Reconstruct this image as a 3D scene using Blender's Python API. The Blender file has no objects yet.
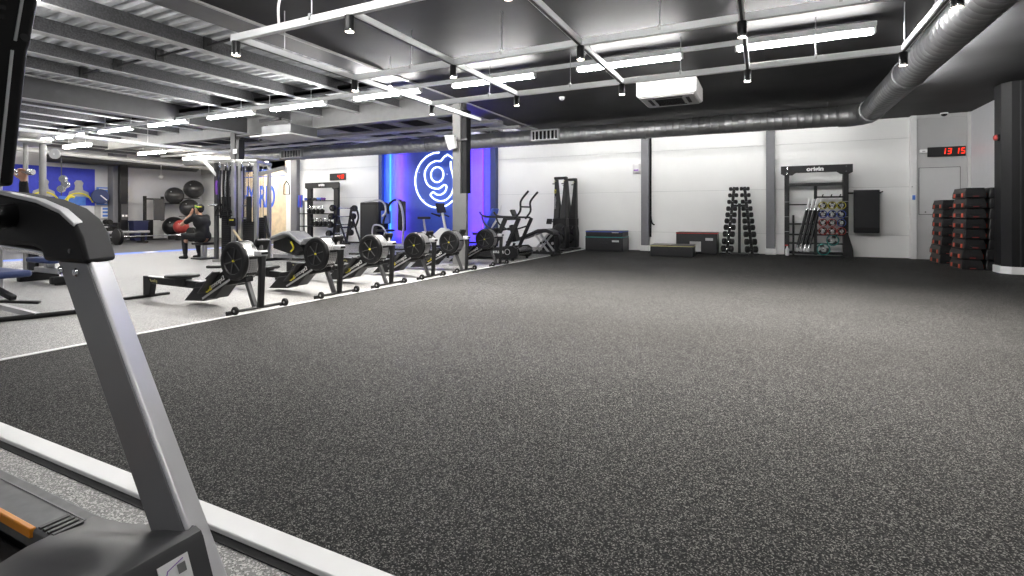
import bpy, bmesh, math, random
from mathutils import Vector, Matrix
random.seed(4)
R = math.radians
PI = math.pi
SC = bpy.context.scene
COL = SC.collection

# ------------------------------------------------------------------ camera, world, exposure
cam_d = bpy.data.cameras.new('camera')
cam = bpy.data.objects.new('camera', cam_d)
COL.objects.link(cam)
cam.location = (0, 0, 1.05)
cam.rotation_euler = (R(90), 0, R(26.2))
cam_d.sensor_width = 36
cam_d.lens = 513 / 1024 * 36
cam_d.shift_y = -73 / 1024
cam_d.clip_start = 0.05
cam_d.clip_end = 100
SC.camera = cam
world = bpy.data.worlds.new('world')
SC.world = world
world.use_nodes = True
world.node_tree.nodes['Background'].inputs[0].default_value = (0.93, 0.96, 1.0, 1)
world.node_tree.nodes['Background'].inputs[1].default_value = 0.10
SC.view_settings.view_transform = 'Standard'
SC.view_settings.look = 'None'
SC.view_settings.gamma = 1
SC.view_settings.use_curve_mapping = False
SC.view_settings.exposure = 1.2
TUBE = 76.0          # strength of the fluorescent tubes


# ------------------------------------------------------------------ materials
def mat(name, col, rough=0.5, metal=0.0, var=0.08, scale=8.0, bump=0.0, bscale=200.0, emit=0.0, spec=0.5, coat=0.0):
    m = bpy.data.materials.new(name)
    m.use_nodes = True
    nt = m.node_tree
    b = nt.nodes['Principled BSDF']
    b.inputs['Roughness'].default_value = rough
    b.inputs['Metallic'].default_value = metal
    b.inputs['Specular IOR Level'].default_value = spec
    b.inputs['Coat Weight'].default_value = coat
    c = (col[0], col[1], col[2], 1)
    tc = nt.nodes.new('ShaderNodeTexCoord')
    n = nt.nodes.new('ShaderNodeTexNoise')
    n.inputs['Scale'].default_value = scale
    n.inputs['Detail'].default_value = 4
    nt.links.new(tc.outputs['Object'], n.inputs['Vector'])
    r = nt.nodes.new('ShaderNodeValToRGB')
    lo, hi = 1 - var, 1 + var
    r.color_ramp.elements[0].position = 0.3
    r.color_ramp.elements[1].position = 0.7
    r.color_ramp.elements[0].color = (c[0]*lo, c[1]*lo, c[2]*lo, 1)
    r.color_ramp.elements[1].color = (min(1, c[0]*hi), min(1, c[1]*hi), min(1, c[2]*hi), 1)
    nt.links.new(n.outputs['Fac'], r.inputs['Fac'])
    nt.links.new(r.outputs['Color'], b.inputs['Base Color'])
    if bump:
        n2 = nt.nodes.new('ShaderNodeTexNoise')
        n2.inputs['Scale'].default_value = bscale
        nt.links.new(tc.outputs['Object'], n2.inputs['Vector'])
        bp = nt.nodes.new('ShaderNodeBump')
        bp.inputs['Strength'].default_value = bump
        bp.inputs['Distance'].default_value = 0.003
        nt.links.new(n2.outputs['Fac'], bp.inputs['Height'])
        nt.links.new(bp.outputs['Normal'], b.inputs['Normal'])
    if emit:
        b.inputs['Emission Color'].default_value = c
        b.inputs['Emission Strength'].default_value = emit
    return m


def speckle(name, base, layers, rough, spec=0.5, bump=0.25, wear=0.0):
    """rubber-crumb floor: a base colour with flecks; layers = (scale, fraction of cells, colour)"""
    m = bpy.data.materials.new(name)
    m.use_nodes = True
    nt = m.node_tree
    b = nt.nodes['Principled BSDF']
    b.inputs['Roughness'].default_value = rough
    b.inputs['Specular IOR Level'].default_value = spec
    tc = nt.nodes.new('ShaderNodeTexCoord')
    prev = nt.nodes.new('ShaderNodeRGB')
    prev.outputs[0].default_value = (*base, 1)
    out = prev.outputs[0]
    for sc, frac, c in layers:
        w = nt.nodes.new('ShaderNodeTexNoise')
        w.inputs['Scale'].default_value = sc * 0.9
        nt.links.new(tc.outputs['Object'], w.inputs['Vector'])
        mv = nt.nodes.new('ShaderNodeVectorMath')
        mv.operation = 'MULTIPLY_ADD'
        mv.inputs[1].default_value = (0.9 / sc,) * 3
        nt.links.new(w.outputs['Color'], mv.inputs[0])
        nt.links.new(tc.outputs['Object'], mv.inputs[2])
        v = nt.nodes.new('ShaderNodeTexVoronoi')
        v.inputs['Scale'].default_value = sc
        nt.links.new(mv.outputs[0], v.inputs['Vector'])
        s = nt.nodes.new('ShaderNodeSeparateColor')
        nt.links.new(v.outputs['Color'], s.inputs['Color'])
        lt = nt.nodes.new('ShaderNodeMath')
        lt.operation = 'LESS_THAN'
        lt.inputs[1].default_value = frac
        nt.links.new(s.outputs[0], lt.inputs[0])
        mx = nt.nodes.new('ShaderNodeMix')
        mx.data_type = 'RGBA'
        nt.links.new(lt.outputs[0], mx.inputs['Factor'])
        nt.links.new(out, mx.inputs['A'])
        mx.inputs['B'].default_value = (*c, 1)
        out = mx.outputs['Result']
        lastv = v
    nt.links.new(out, b.inputs['Base Color'])
    if wear:
        n = nt.nodes.new('ShaderNodeTexNoise')
        n.inputs['Scale'].default_value = 0.9
        n.inputs['Detail'].default_value = 5
        nt.links.new(tc.outputs['Object'], n.inputs['Vector'])
        mr = nt.nodes.new('ShaderNodeMapRange')
        mr.inputs['From Min'].default_value = 0.3
        mr.inputs['From Max'].default_value = 0.7
        mr.inputs['To Min'].default_value = rough - wear
        mr.inputs['To Max'].default_value = rough + wear
        nt.links.new(n.outputs['Fac'], mr.inputs['Value'])
        nt.links.new(mr.outputs[0], b.inputs['Roughness'])
    if bump:
        bp = nt.nodes.new('ShaderNodeBump')
        bp.inputs['Strength'].default_value = bump
        bp.inputs['Distance'].default_value = 0.002
        nt.links.new(lastv.outputs['Distance'], bp.inputs['Height'])
        nt.links.new(bp.outputs['Normal'], b.inputs['Normal'])
    return m


def emis(name, col, strength):
    m = bpy.data.materials.new(name)
    m.use_nodes = True
    nt = m.node_tree
    for n in list(nt.nodes):
        nt.nodes.remove(n)
    o = nt.nodes.new('ShaderNodeOutputMaterial')
    e = nt.nodes.new('ShaderNodeEmission')
    e.inputs[0].default_value = (*col, 1)
    e.inputs[1].default_value = strength
    nt.links.new(e.outputs[0], o.inputs[0])
    return m


M = dict(
    rubber=speckle('black_rubber_floor', (0.016, 0.016, 0.0165),
                   [(200, 0.30, (0.050, 0.050, 0.049)), (270, 0.15, (0.175, 0.172, 0.164))], 0.7, 0.06, 0.15, 0.05),
    greyfloor=speckle('grey_speckled_floor', (0.20, 0.198, 0.193),
                      [(150, 0.3, (0.19, 0.19, 0.187)), (210, 0.3, (0.52, 0.51, 0.50)), (200, 0.06, (0.08, 0.08, 0.08))], 0.55, 0.4, 0.25, 0.05),
    darkfloor=speckle('dark_rubber_floor', (0.045, 0.045, 0.048), [(60, 0.1, (0.12, 0.12, 0.12))], 0.55, 0.4, 0.0),
    bluefloor=mat('blue_floor_band', (0.05, 0.16, 0.72), 0.5),
    white_wall=mat('white_panel_wall', (0.84, 0.84, 0.83), 0.45, var=0.025, scale=1.2),
    grey_wall=mat('grey_painted_wall', (0.47, 0.47, 0.47), 0.6, var=0.03, scale=2),
    grey_panel=mat('grey_hatch_paint', (0.54, 0.54, 0.54), 0.55, var=0.03, scale=2),
    pale_wall=mat('pale_grey_wall', (0.66, 0.66, 0.68), 0.3, var=0.02),
    seam=mat('panel_seam', (0.52, 0.52, 0.52), 0.7),
    black_ceiling=mat('black_plaster_ceiling', (0.022, 0.022, 0.023), 0.6, var=0.25, scale=1.6, spec=0.2),
    deck=mat('galvanised_deck', (0.62, 0.63, 0.65), 0.5, 0.1, var=0.1),
    fireproof=mat('sprayed_fireproofing', (0.095, 0.095, 0.10), 0.95, var=0.35, scale=45, bump=0.8, bscale=90),
    flange=mat('pale_flange_paint', (0.42, 0.42, 0.42), 0.55),
    steel_dark=mat('dark_grey_steel', (0.06, 0.06, 0.063), 0.45),
    steel_grey=mat('grey_steel_paint', (0.15, 0.15, 0.15), 0.5),
    steel_mid=mat('mid_grey_steel_paint', (0.17, 0.17, 0.165), 0.5, var=0.04),
    col_grey=mat('charcoal_column_paint', (0.16, 0.16, 0.175), 0.45, var=0.05),
    pillar=mat('black_pillar_paint', (0.010, 0.010, 0.0105), 0.55, var=0.1, spec=0.3),
    pillar_edge=mat('dark_pillar_corner', (0.02, 0.02, 0.021), 0.5),
    white=mat('white_paint', (0.82, 0.82, 0.82), 0.4, var=0.02),
    rail=mat('white_aluminium_rail', (0.86, 0.87, 0.88), 0.3, var=0.02),
    alu=mat('brushed_aluminium', (0.55, 0.55, 0.56), 0.33, 0.85),
    chrome=mat('chrome', (0.8, 0.8, 0.82), 0.15, 1.0),
    duct=mat('galvanised_duct', (0.37, 0.375, 0.38), 0.42, 0.75, var=0.12, scale=3),
    black=mat('black_plastic', (0.008, 0.008, 0.009), 0.40, spec=0.35),
    black_matte=mat('matte_black', (0.007, 0.007, 0.008), 0.65, spec=0.3),
    black_gloss=mat('glossy_black', (0.012, 0.012, 0.013), 0.2),
    blackmetal=mat('black_powder_coat', (0.010, 0.010, 0.011), 0.45, spec=0.35),
    rubber_black=mat('black_rubber', (0.012, 0.012, 0.012), 0.6, spec=0.3),
    grey_plastic=mat('grey_plastic', (0.045, 0.045, 0.048), 0.42),
    vinyl=mat('black_vinyl', (0.010, 0.010, 0.012), 0.36, bump=0.15, bscale=60),
    vinyl_grey=mat('grey_vinyl', (0.22, 0.22, 0.23), 0.4),
    silver=mat('silver_paint', (0.55, 0.55, 0.57), 0.32, 0.35, var=0.03),
    silver_dark=mat('pewter_paint', (0.17, 0.17, 0.18), 0.38, 0.3, var=0.04),
    frame_silver=mat('satin_silver_frame', (0.42, 0.415, 0.40), 0.3, 0.75),
    belt=mat('treadmill_belt', (0.012, 0.012, 0.0125), 0.6, var=0.15, scale=60),
    deckgrey=mat('grey_side_rail', (0.13, 0.132, 0.135), 0.5, var=0.15, scale=25),
    orange=mat('orange_strip', (0.85, 0.32, 0.03), 0.4),
    yellow=mat('yellow', (0.85, 0.75, 0.05), 0.4),
    red=mat('red', (0.62, 0.05, 0.04), 0.45),
    orangered=mat('orange_red_rubber', (0.75, 0.11, 0.05), 0.5),
    teal=mat('teal', (0.05, 0.35, 0.33), 0.5),
    blue=mat('blue', (0.05, 0.12, 0.62), 0.45),
    purple=mat('purple', (0.20, 0.06, 0.42), 0.45),
    khaki=mat('yellow_piping', (0.55, 0.50, 0.22), 0.5),
    bluewall=mat('blue_feature_wall', (0.055, 0.12, 0.56), 0.5, var=0.04),
    ball_grey=mat('ball_grey', (0.045, 0.045, 0.047), 0.25),
    dark_red=mat('dark_red_rubber', (0.30, 0.04, 0.035), 0.45),
    ac_grey=mat('grey_casing', (0.10, 0.102, 0.105), 0.45, 0.3),
    tub_navy=mat('navy_tub', (0.015, 0.02, 0.07), 0.45),
    column_paint=mat('column_paint', (0.15, 0.15, 0.147), 0.5, var=0.04),
    navy=mat('navy_edge', (0.03, 0.05, 0.15), 0.5),
    mural=mat('mural_blue', (0.03, 0.05, 0.55), 0.5),
    sky=mat('poster_blue', (0.08, 0.22, 0.70), 0.5),
    wood=mat('plywood', (0.66, 0.53, 0.36), 0.55, var=0.16, scale=5),
    skin=mat('skin', (0.52, 0.29, 0.20), 0.5, var=0.06),
    hair=mat('dark_hair', (0.012, 0.010, 0.009), 0.6),
    cloth=mat('black_cloth', (0.014, 0.014, 0.016), 0.85),
    cloth2=mat('charcoal_cloth', (0.022, 0.022, 0.026), 0.85),
    green=mat('green_cloth', (0.10, 0.36, 0.06), 0.7),
    tube=emis('tube_light', (1.0, 0.985, 0.96), TUBE),
    tube_near=emis('near_tube_light', (1.0, 0.985, 0.96), TUBE*0.30),
    wash_side=emis('side_wash_light', (1.0, 0.99, 0.97), TUBE*2.2),
    wash=emis('wall_wash_light', (1.0, 0.99, 0.97), TUBE*0.38),
    warm=emis('spot_lens', (1.0, 0.86, 0.70), 9.0),
    warmtube=emis('warm_tube', (1.0, 0.94, 0.84), 48.0),
    neon=emis('white_neon', (0.80, 0.90, 1.0), 2.2),
    ledred=emis('red_led', (1.0, 0.035, 0.015), 1.0),
    ledcyan=emis('cyan_led_strip', (0.08, 0.42, 1.0), 0.9),
    ledviolet=emis('violet_led_strip', (0.30, 0.10, 1.0), 0.6),
    screen_off=mat('dark_display', (0.01, 0.01, 0.012), 0.15),
)


_b = M['rubber'].node_tree.nodes['Principled BSDF']          # dusty rubber: soft sheen
_b.inputs['Sheen Weight'].default_value = 0.0
_b.inputs['Sheen Roughness'].default_value = 0.4


# ------------------------------------------------------------------ geometry helpers
class MB:
    def __init__(s):
        s.bm = bmesh.new()

    def box(s, x0, x1, y0, y1, z0, z1, mtx=None):
        vs = [s.bm.verts.new((x, y, z)) for x in (x0, x1) for y in (y0, y1) for z in (z0, z1)]
        for f in ((0, 1, 3, 2), (4, 6, 7, 5), (0, 4, 5, 1), (2, 3, 7, 6), (0, 2, 6, 4), (1, 5, 7, 3)):
            s.bm.faces.new([vs[i] for i in f])
        if mtx is not None:
            for v in vs:
                v.co = mtx @ v.co
        return s

    def cbox(s, c, d, rot=(0, 0, 0)):
        from mathutils import Euler
        m = Matrix.Translation(c) @ Euler(rot).to_matrix().to_4x4()
        return s.box(-d[0]/2, d[0]/2, -d[1]/2, d[1]/2, -d[2]/2, d[2]/2, m)

    def ring(s, c, a, b, ra, n, rb=None):
        rb = ra if rb is None else rb
        return [s.bm.verts.new(c + a*(ra*math.cos(2*PI*i/n)) + b*(rb*math.sin(2*PI*i/n))) for i in range(n)]

    def cyl(s, p0, p1, r0, r1=None, n=16):
        r1 = r0 if r1 is None else r1
        p0, p1 = Vector(p0), Vector(p1)
        d = (p1 - p0).normalized()
        a = d.orthogonal().normalized()
        b = d.cross(a)
        A, B = s.ring(p0, a, b, r0, n), s.ring(p1, a, b, r1, n)
        for i in range(n):
            j = (i+1) % n
            s.bm.faces.new((A[i], A[j], B[j], B[i]))
        s.bm.faces.new(A[::-1])
        s.bm.faces.new(B)
        return s

    def beam(s, p0, p1, w, h, up=(0, 0, 1)):
        """rectangular bar: w across, h along 'up'"""
        p0, p1 = Vector(p0), Vector(p1)
        d = (p1 - p0).normalized()
        u = Vector(up)
        a = d.cross(u)
        if a.length < 1e-4:
            a = d.orthogonal()
        a.normalize()
        b = a.cross(d)
        q = [(-w/2, -h/2), (w/2, -h/2), (w/2, h/2), (-w/2, h/2)]
        A = [s.bm.verts.new(p0 + a*x + b*y) for x, y in q]
        B = [s.bm.verts.new(p1 + a*x + b*y) for x, y in q]
        for i in range(4):
            j = (i+1) % 4
            s.bm.faces.new((A[i], A[j], B[j], B[i]))
        s.bm.faces.new(A[::-1])
        s.bm.faces.new(B)
        return s

    def tube(s, pts, r, n=10, closed=False, flat=1.0):
        pts = [Vector(p) for p in pts]
        rings = []
        N = len(pts)
        prev = None
        for i, p in enumerate(pts):
            if closed:
                d = pts[(i+1) % N] - pts[i-1]
            else:
                d = pts[min(i+1, N-1)] - pts[max(i-1, 0)]
            d.normalize()
            if prev is None:
                a = d.orthogonal().normalized()
            else:
                a = prev - d*prev.dot(d)
                a = a.normalized() if a.length > 1e-5 else d.orthogonal().normalized()
            prev = a
            rr = r[i] if isinstance(r, (list, tuple)) else r
            rings.append(s.ring(p, a, d.cross(a), rr, n, rr*flat))
        for i in range(N if closed else N-1):
            A, B = rings[i], rings[(i+1) % N]
            for k in range(n):
                j = (k+1) % n
                s.bm.faces.new((A[k], A[j], B[j], B[k]))
        if not closed:
            s.bm.faces.new(rings[0][::-1])
            s.bm.faces.new(rings[-1])
        return s

    def prism(s, poly, a0, a1, ax='y'):
        """polygon extruded along an axis; poly pairs are (x,z) for y, (y,z) for x, (x,y) for z"""
        def P(u, v, a):
            return {'y': (u, a, v), 'x': (a, u, v), 'z': (u, v, a)}[ax]
        A = [s.bm.verts.new(P(u, v, a0)) for u, v in poly]
        B = [s.bm.verts.new(P(u, v, a1)) for u, v in poly]
        n = len(poly)
        for i in range(n):
            j = (i+1) % n
            s.bm.faces.new((A[i], A[j], B[j], B[i]))
        s.bm.faces.new(A[::-1])
        s.bm.faces.new(B)
        return s

    def loft(s, rings):
        """rings: lists of points of equal count, joined in order and capped"""
        RR = [[s.bm.verts.new(p) for p in r] for r in rings]
        n = len(rings[0])
        for A, B in zip(RR, RR[1:]):
            for k in range(n):
                j = (k+1) % n
                s.bm.faces.new((A[k], A[j], B[j], B[k]))
        s.bm.faces.new(RR[0][::-1])
        s.bm.faces.new(RR[-1])
        return s

    def lathe(s, prof, c=(0, 0, 0), ax=(0, 0, 1), n=28):
        """prof: (radius, distance along axis); closed loop when first==last"""
        c, d = Vector(c), Vector(ax).normalized()
        a = d.orthogonal().normalized()
        b = d.cross(a)
        loop = prof[0] == prof[-1]
        pr = prof[:-1] if loop else prof
        rings = []
        for r, h in pr:
            if r < 1e-5:
                rings.append([s.bm.verts.new(c + d*h)])
            else:
                rings.append(s.ring(c + d*h, a, b, r, n))
        m = len(rings)
        for i in range(m if loop else m-1):
            A, B = rings[i], rings[(i+1) % m]
            for k in range(n):
                j = (k+1) % n
                if len(A) == 1 and len(B) == 1:
                    continue
                if len(A) == 1:
                    s.bm.faces.new((A[0], B[j], B[k]))
                elif len(B) == 1:
                    s.bm.faces.new((A[k], A[j], B[0]))
                else:
                    s.bm.faces.new((A[k], A[j], B[j], B[k]))
        return s

    def ell(s, c, r, n=16, rot=None):
        c = Vector(c)
        q = Matrix.Translation(c)
        if rot:
            from mathutils import Euler
            q = q @ Euler(rot).to_matrix().to_4x4()
        q = q @ Matrix.Diagonal((*( (r,)*3 if isinstance(r, (int, float)) else r), 1))
        bmesh.ops.create_uvsphere(s.bm, u_segments=n, v_segments=max(6, n*2//3), radius=1, matrix=q)
        return s

    def cap(s, p0, p1, r0, r1=None, n=12):
        r1 = r0 if r1 is None else r1
        s.cyl(p0, p1, r0, r1, n)
        s.ell(p0, r0, n)
        s.ell(p1, r1, n)
        return s

    def build(s, name, m, parent=None, loc=None, bevel=0.0, seg=2, smooth=True, angle=35):
        bm = s.bm
        bmesh.ops.recalc_face_normals(bm, faces=bm.faces[:])
        me = bpy.data.meshes.new(name)
        bm.to_mesh(me)
        bm.free()
        me.materials.append(M[m] if isinstance(m, str) else m)
        if smooth:
            for p in me.polygons:
                p.use_smooth = True
            me.set_sharp_from_angle(angle=R(angle))
        o = bpy.data.objects.new(name, me)
        COL.objects.link(o)
        if parent is not None:
            o.parent = parent
        if loc is not None:
            o.location = loc
        if bevel:
            b = o.modifiers.new('bevel', 'BEVEL')
            b.width = bevel
            b.segments = seg
            b.limit_method = 'ANGLE'
            b.angle_limit = R(40)
        return o


def tag(o, label=None, cat=None, group=None, kind=None):
    if label:
        o['label'] = label
    if cat:
        o['category'] = cat
    if group:
        o['group'] = group
    if kind:
        o['kind'] = kind
    return o


def thing(name, label, cat, loc=(0, 0, 0), rz=0.0, group=None):
    o = bpy.data.objects.new(name, None)
    o.empty_display_size = 0.1
    COL.objects.link(o)
    o.location = loc
    o.rotation_euler = (0, 0, rz)
    return tag(o, label, cat, group)


def struct(name, mb, m, label=None, cat=None, **kw):
    o = mb.build(name, m, **kw)
    return tag(o, label, cat, None, 'structure')


def dup(root, loc, label, rz=None, rot=None, group=None):
    """copy of a thing with copies of its parts and sub-parts"""
    def cp(o, par):
        c = o.copy()
        COL.objects.link(c)
        if par is not None:
            c.parent = par
        for ch in kids.get(o.name, []):
            cp(ch, c)
        return c
    kids = {}
    for o in root.children_recursive:
        kids.setdefault(o.parent.name, []).append(o)
    r = cp(root, None)
    r.location = loc
    if rz is not None:
        r.rotation_euler = (0, 0, rz)
    if rot is not None:
        r.rotation_euler = rot
    r['label'] = label
    if group:
        r['group'] = group
    return r


def text(s, size, loc, rot, m, name, parent=None, depth=0.002, spacing=1.0, bold=0.0, xs=1.0):
    cu = bpy.data.curves.new(name, 'FONT')
    cu.body = s
    cu.size = size
    cu.extrude = depth
    cu.offset = bold
    cu.space_character = spacing
    cu.align_x = 'CENTER'
    cu.align_y = 'CENTER'
    t = bpy.data.objects.new(name, cu)
    me = bpy.data.meshes.new_from_object(t)
    bpy.data.objects.remove(t)
    me.materials.clear()
    me.materials.append(M[m])
    o = bpy.data.objects.new(name, me)
    COL.objects.link(o)
    o.location = loc
    o.rotation_euler = rot
    o.scale = (xs, 1, 1)
    if parent is not None:
        o.parent = parent
    return o


def arc(c, r, a0, a1, n, plane='xz', off=0.0):
    out = []
    for i in range(n+1):
        a = R(a0 + (a1-a0)*i/n)
        u, v = c[0] + r*math.cos(a), c[1] + r*math.sin(a)
        out.append((u, off, v) if plane == 'xz' else ((off, u, v) if plane == 'yz' else (u, v, off)))
    return out


def spline(pts, k=6, closed=False):
    """Catmull-Rom through points"""
    P = [Vector(p) for p in pts]
    n = len(P)
    out = []
    for i in range(n if closed else n-1):
        g = (lambda j: P[j % n]) if closed else (lambda j: P[max(0, min(n-1, j))])
        a, b, c, d = g(i-1), g(i), g(i+1), g(i+2)
        for t in range(k):
            t /= k
            out.append(0.5*((2*b) + (c-a)*t + (2*a-5*b+4*c-d)*t*t + (3*b-a-3*c+d)*t**3))
    if not closed:
        out.append(P[-1])
    return out


ORD = ['first', 'second', 'third', 'fourth', 'fifth', 'sixth', 'seventh', 'eighth', 'ninth', 'tenth', 'eleventh', 'twelfth']

# ------------------------------------------------------------------ floor
struct('floor', MB().box(-4.95, 4.25, 1.15, 15.4, -0.12, 0.0), 'rubber', 'black speckled rubber floor of the open training area', 'floor', smooth=False)
struct('floor', MB().box(-15.35, -4.95, -3.0, 15.4, -0.12, 0.0), 'greyfloor', 'pale grey speckled floor under the rowing machines', 'floor', smooth=False)
struct('floor', MB().box(-4.95, 4.25, -3.0, 1.15, -0.12, 0.0), 'greyfloor', 'pale grey speckled floor under the treadmill', 'floor', smooth=False)
struct('floor', MB().box(-24.0, -15.95, -3.0, 15.4, -0.12, 0.0), 'darkfloor', 'dark floor of the far free weight corner', 'floor', smooth=False)
struct('floor', MB().box(-15.95, -15.35, -3.0, 15.4, -0.12, 0.0), 'bluefloor', 'blue band across the floor before the free weights', 'floor', smooth=False)
mb = MB()
for y in (3.5, 6.4, 8.4, 10.3, 12.6):
    mb.box(-15.8, -15.5, y, y + 0.28, 0.0, 0.003)
struct('floor_marking', mb, 'white', 'white dashes along the blue floor band', 'floor marking', smooth=False)
struct('trim_1', MB().box(-4.95, 4.25, 1.088, 1.169, 0.0, 0.02), 'white', 'broad white edging strip beside the treadmill', 'trim', bevel=0.004)
struct('trim_2', MB().box(-4.95, 4.25, 1.058, 1.088, 0.0, 0.004), 'black_matte', 'thin black seal along the broad white edging', 'trim', smooth=False)
struct('trim_3', MB().box(-4.98, -4.935, 1.169, 15.38, 0.0, 0.006), 'white', 'narrow white edging strip below the rowing machines', 'trim', smooth=False)

# ------------------------------------------------------------------ walls
mb = MB()
zs = (0.0, 0.55, 1.735, 2.92, 4.05)
for a, b in zip(zs, zs[1:]):
    mb.box(-24.0, 3.2, 15.4, 15.55, a + 0.004, b - 0.004)
wb = struct('wall_back', mb, 'white_wall', 'white panelled back wall', 'wall', bevel=0.006, smooth=False)
MB().box(-24.0, 3.2, 15.412, 15.56, 0.0, 4.05).build('panel_seam', 'seam', wb, smooth=False)
struct('wall_left', MB().box(-24.2, -24.0, -3.0, 15.55, 0, 4.05), 'pale_wall', 'pale far wall behind the free weights', 'wall', smooth=False)
struct('wall_right', MB().box(4.25, 4.4, 12.3, 15.55, 0, 3.5), 'pale_wall', 'pale side wall behind the stacked steps', 'wall', smooth=False)
struct('wall_right_front', MB().box(4.25, 4.4, -3.0, 12.3, 0, 3.5), 'pillar', 'black side wall past the pillar', 'wall', smooth=False)
wa = struct('wall_alcove', MB().box(3.25, 4.25, 15.25, 15.55, 0, 3.5), 'grey_wall', 'grey alcove wall under the red clock', 'wall', smooth=False)
struct('trim_4', MB().box(3.14, 3.25, 15.2, 15.4, 0, 3.42), 'white', 'white corner post between back wall and alcove', 'trim', bevel=0.006)
struct('trim_5', MB().box(4.19, 4.25, 15.19, 15.25, 0, 3.42).box(3.25, 4.25, 15.22, 15.25, 3.34, 3.42), 'grey_panel', 'grey cover strip round the alcove', 'trim', bevel=0.004)
dr = struct('door_1', MB().box(3.31, 4.06, 15.225, 15.25, 1.07, 2.16), 'grey_panel', 'flush grey hatch under the red clock', 'door', bevel=0.004)
MB().box(3.295, 4.075, 15.238, 15.25, 1.055, 2.175).build('hatch_frame', 'steel_grey', dr, smooth=False)
MB().cyl((3.42, 15.224, 1.12), (3.42, 15.212, 1.12), 0.015, n=14).build('hatch_lock', 'steel_dark', dr)
# black pillar at the frame's edge
pl = struct('pillar', MB().prism([(3.90, 12.62), (3.83, 12.5), (3.83, 12.2), (3.93, 12.06), (4.25, 12.06), (4.25, 12.62)], 0, 3.42, 'z'), 'pillar', 'black pillar beside the stacked steps', 'pillar', smooth=False)
MB().prism([(3.88, 12.64), (3.81, 12.52), (3.81, 12.19), (3.92, 12.04), (4.25, 12.04), (4.25, 12.64)], 0.0, 0.13, 'z').build('baseboard', 'white', pl, bevel=0.005)
MB().box(4.04, 4.06, 12.045, 12.06, 0.13, 3.42).build('corner_bead', 'pillar_edge', pl, smooth=False)
# back wall columns
def wall_column(x0, x1, label, dark=True, top=3.42):
    o = struct('column', MB().box(x0, x1, 15.22, 15.4, 0.0, top), 'col_grey', label, 'column', bevel=0.008)
    MB().box(x0 - 0.02, x1 + 0.03, 15.19, 15.4, 0.0, 0.16).build('plinth', 'white', o, bevel=0.006)
    if dark:
        MB().cyl((x1 + 0.03, 15.36, 0.4), (x1 + 0.03, 15.36, top), 0.028, n=10).build('conduit', 'black_matte', o)
    return o
c1 = wall_column(-3.26, -3.04, 'grey wall column with a black pipe, left of the dumbbell tower')
MB().tube(spline([(-3.01, 15.33, 1.28), (-2.99, 15.3, 1.0), (-2.95, 15.28, 0.82), (-2.88, 15.28, 0.76)]), 0.022).build('hose', 'black_matte', c1)
wall_column(0.04, 0.25, 'grey wall column between the dumbbell tower and the plate rack', False)
wall_column(-17.85, -17.5, 'dark wall column beside the plywood panel', False, 3.5)
struct('trim_6', MB().box(-18.22, -17.9, 15.3, 15.4, 0, 3.5), 'white', 'white door casing beside the plywood panel', 'trim', bevel=0.01)
struct('trim_7', MB().box(-24.0, -18.3, 15.33, 15.4, 2.95, 3.4), 'flange', 'pale box above the plywood panel', 'trim', bevel=0.01)

# blue feature wall with neon
fw = struct('wall_feature', MB().box(-12.95, -8.3, 15.33, 15.4, 0, 3.7), 'bluewall', 'blue feature wall behind the neon letter', 'wall', smooth=False)
MB().box(-13.12, -12.95, 15.2, 15.4, 0, 3.7).box(-8.3, -8.1, 15.2, 15.4, 0, 3.7).build('side_fin', 'navy', fw, bevel=0.006)
for x, mm, nm in ((-12.62, 'ledcyan', 'cyan_light_strip'), (-8.62, 'ledviolet', 'violet_light_strip')):
    MB().box(x - 0.012, x + 0.012, 15.26, 15.33, 0.05, 3.6).build(nm, mm, fw, smooth=False)
for x, c, p in ((-12.7, (0.10, 0.45, 1.0), 7), (-12.3, (0.50, 0.06, 1.0), 16), (-8.75, (0.40, 0.06, 1.0), 16), (-9.1, (0.50, 0.06, 1.0), 10)):
    l = bpy.data.lights.new('strip_glow', 'AREA')
    l.shape = 'RECTANGLE'
    l.size = 0.03
    l.size_y = 3.3
    l.color = c
    l.energy = p
    lo = bpy.data.objects.new('strip_glow', l)
    COL.objects.link(lo)
    lo.location = (x, 15.08, 1.8)
    lo.rotation_euler = (R(90), 0, 0)   # faces the wall (+Y)

# plywood panel with lettering
pw = struct('wall_panel', MB().box(-21.9, -18.22, 15.33, 15.4, 0, 3.4), 'wood', 'plywood wall panel with blue lettering', 'wall panel', smooth=False)
MB().box(-21.9, -18.3, 15.32, 15.33, 2.98, 3.03).box(-21.9, -18.3, 15.32, 15.33, 2.70, 2.75).build('blue_stripe', 'blue', pw, smooth=False)
text('HYBRID', 1.32, (-20.0, 15.322, 1.80), (R(90), 0, 0), 'blue', 'lettering', pw, 0.004, 0.92, 0.028, 0.50)

# far left: wall column, mural, posters, duct
cl = struct('column', MB().box(-23.95, -23.55, 11.45, 11.95, 0, 3.6), 'col_grey', 'dark column against the far wall beside the posters', 'column', bevel=0.01)
MB().box(-23.55, -23.40, 11.62, 11.93, 0.35, 3.1).build('cover_panel', 'black', cl, bevel=0.02)
MB().box(-23.40, -23.37, 11.66, 11.9, 0.85, 1.5).build('notice_board', 'steel_dark', cl, bevel=0.005)
MB().box(-23.37, -23.365, 11.68, 11.76, 0.98, 1.06).box(-23.37, -23.365, 11.8, 11.88, 0.98, 1.06).build('notice', 'white', cl, smooth=False)

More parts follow.
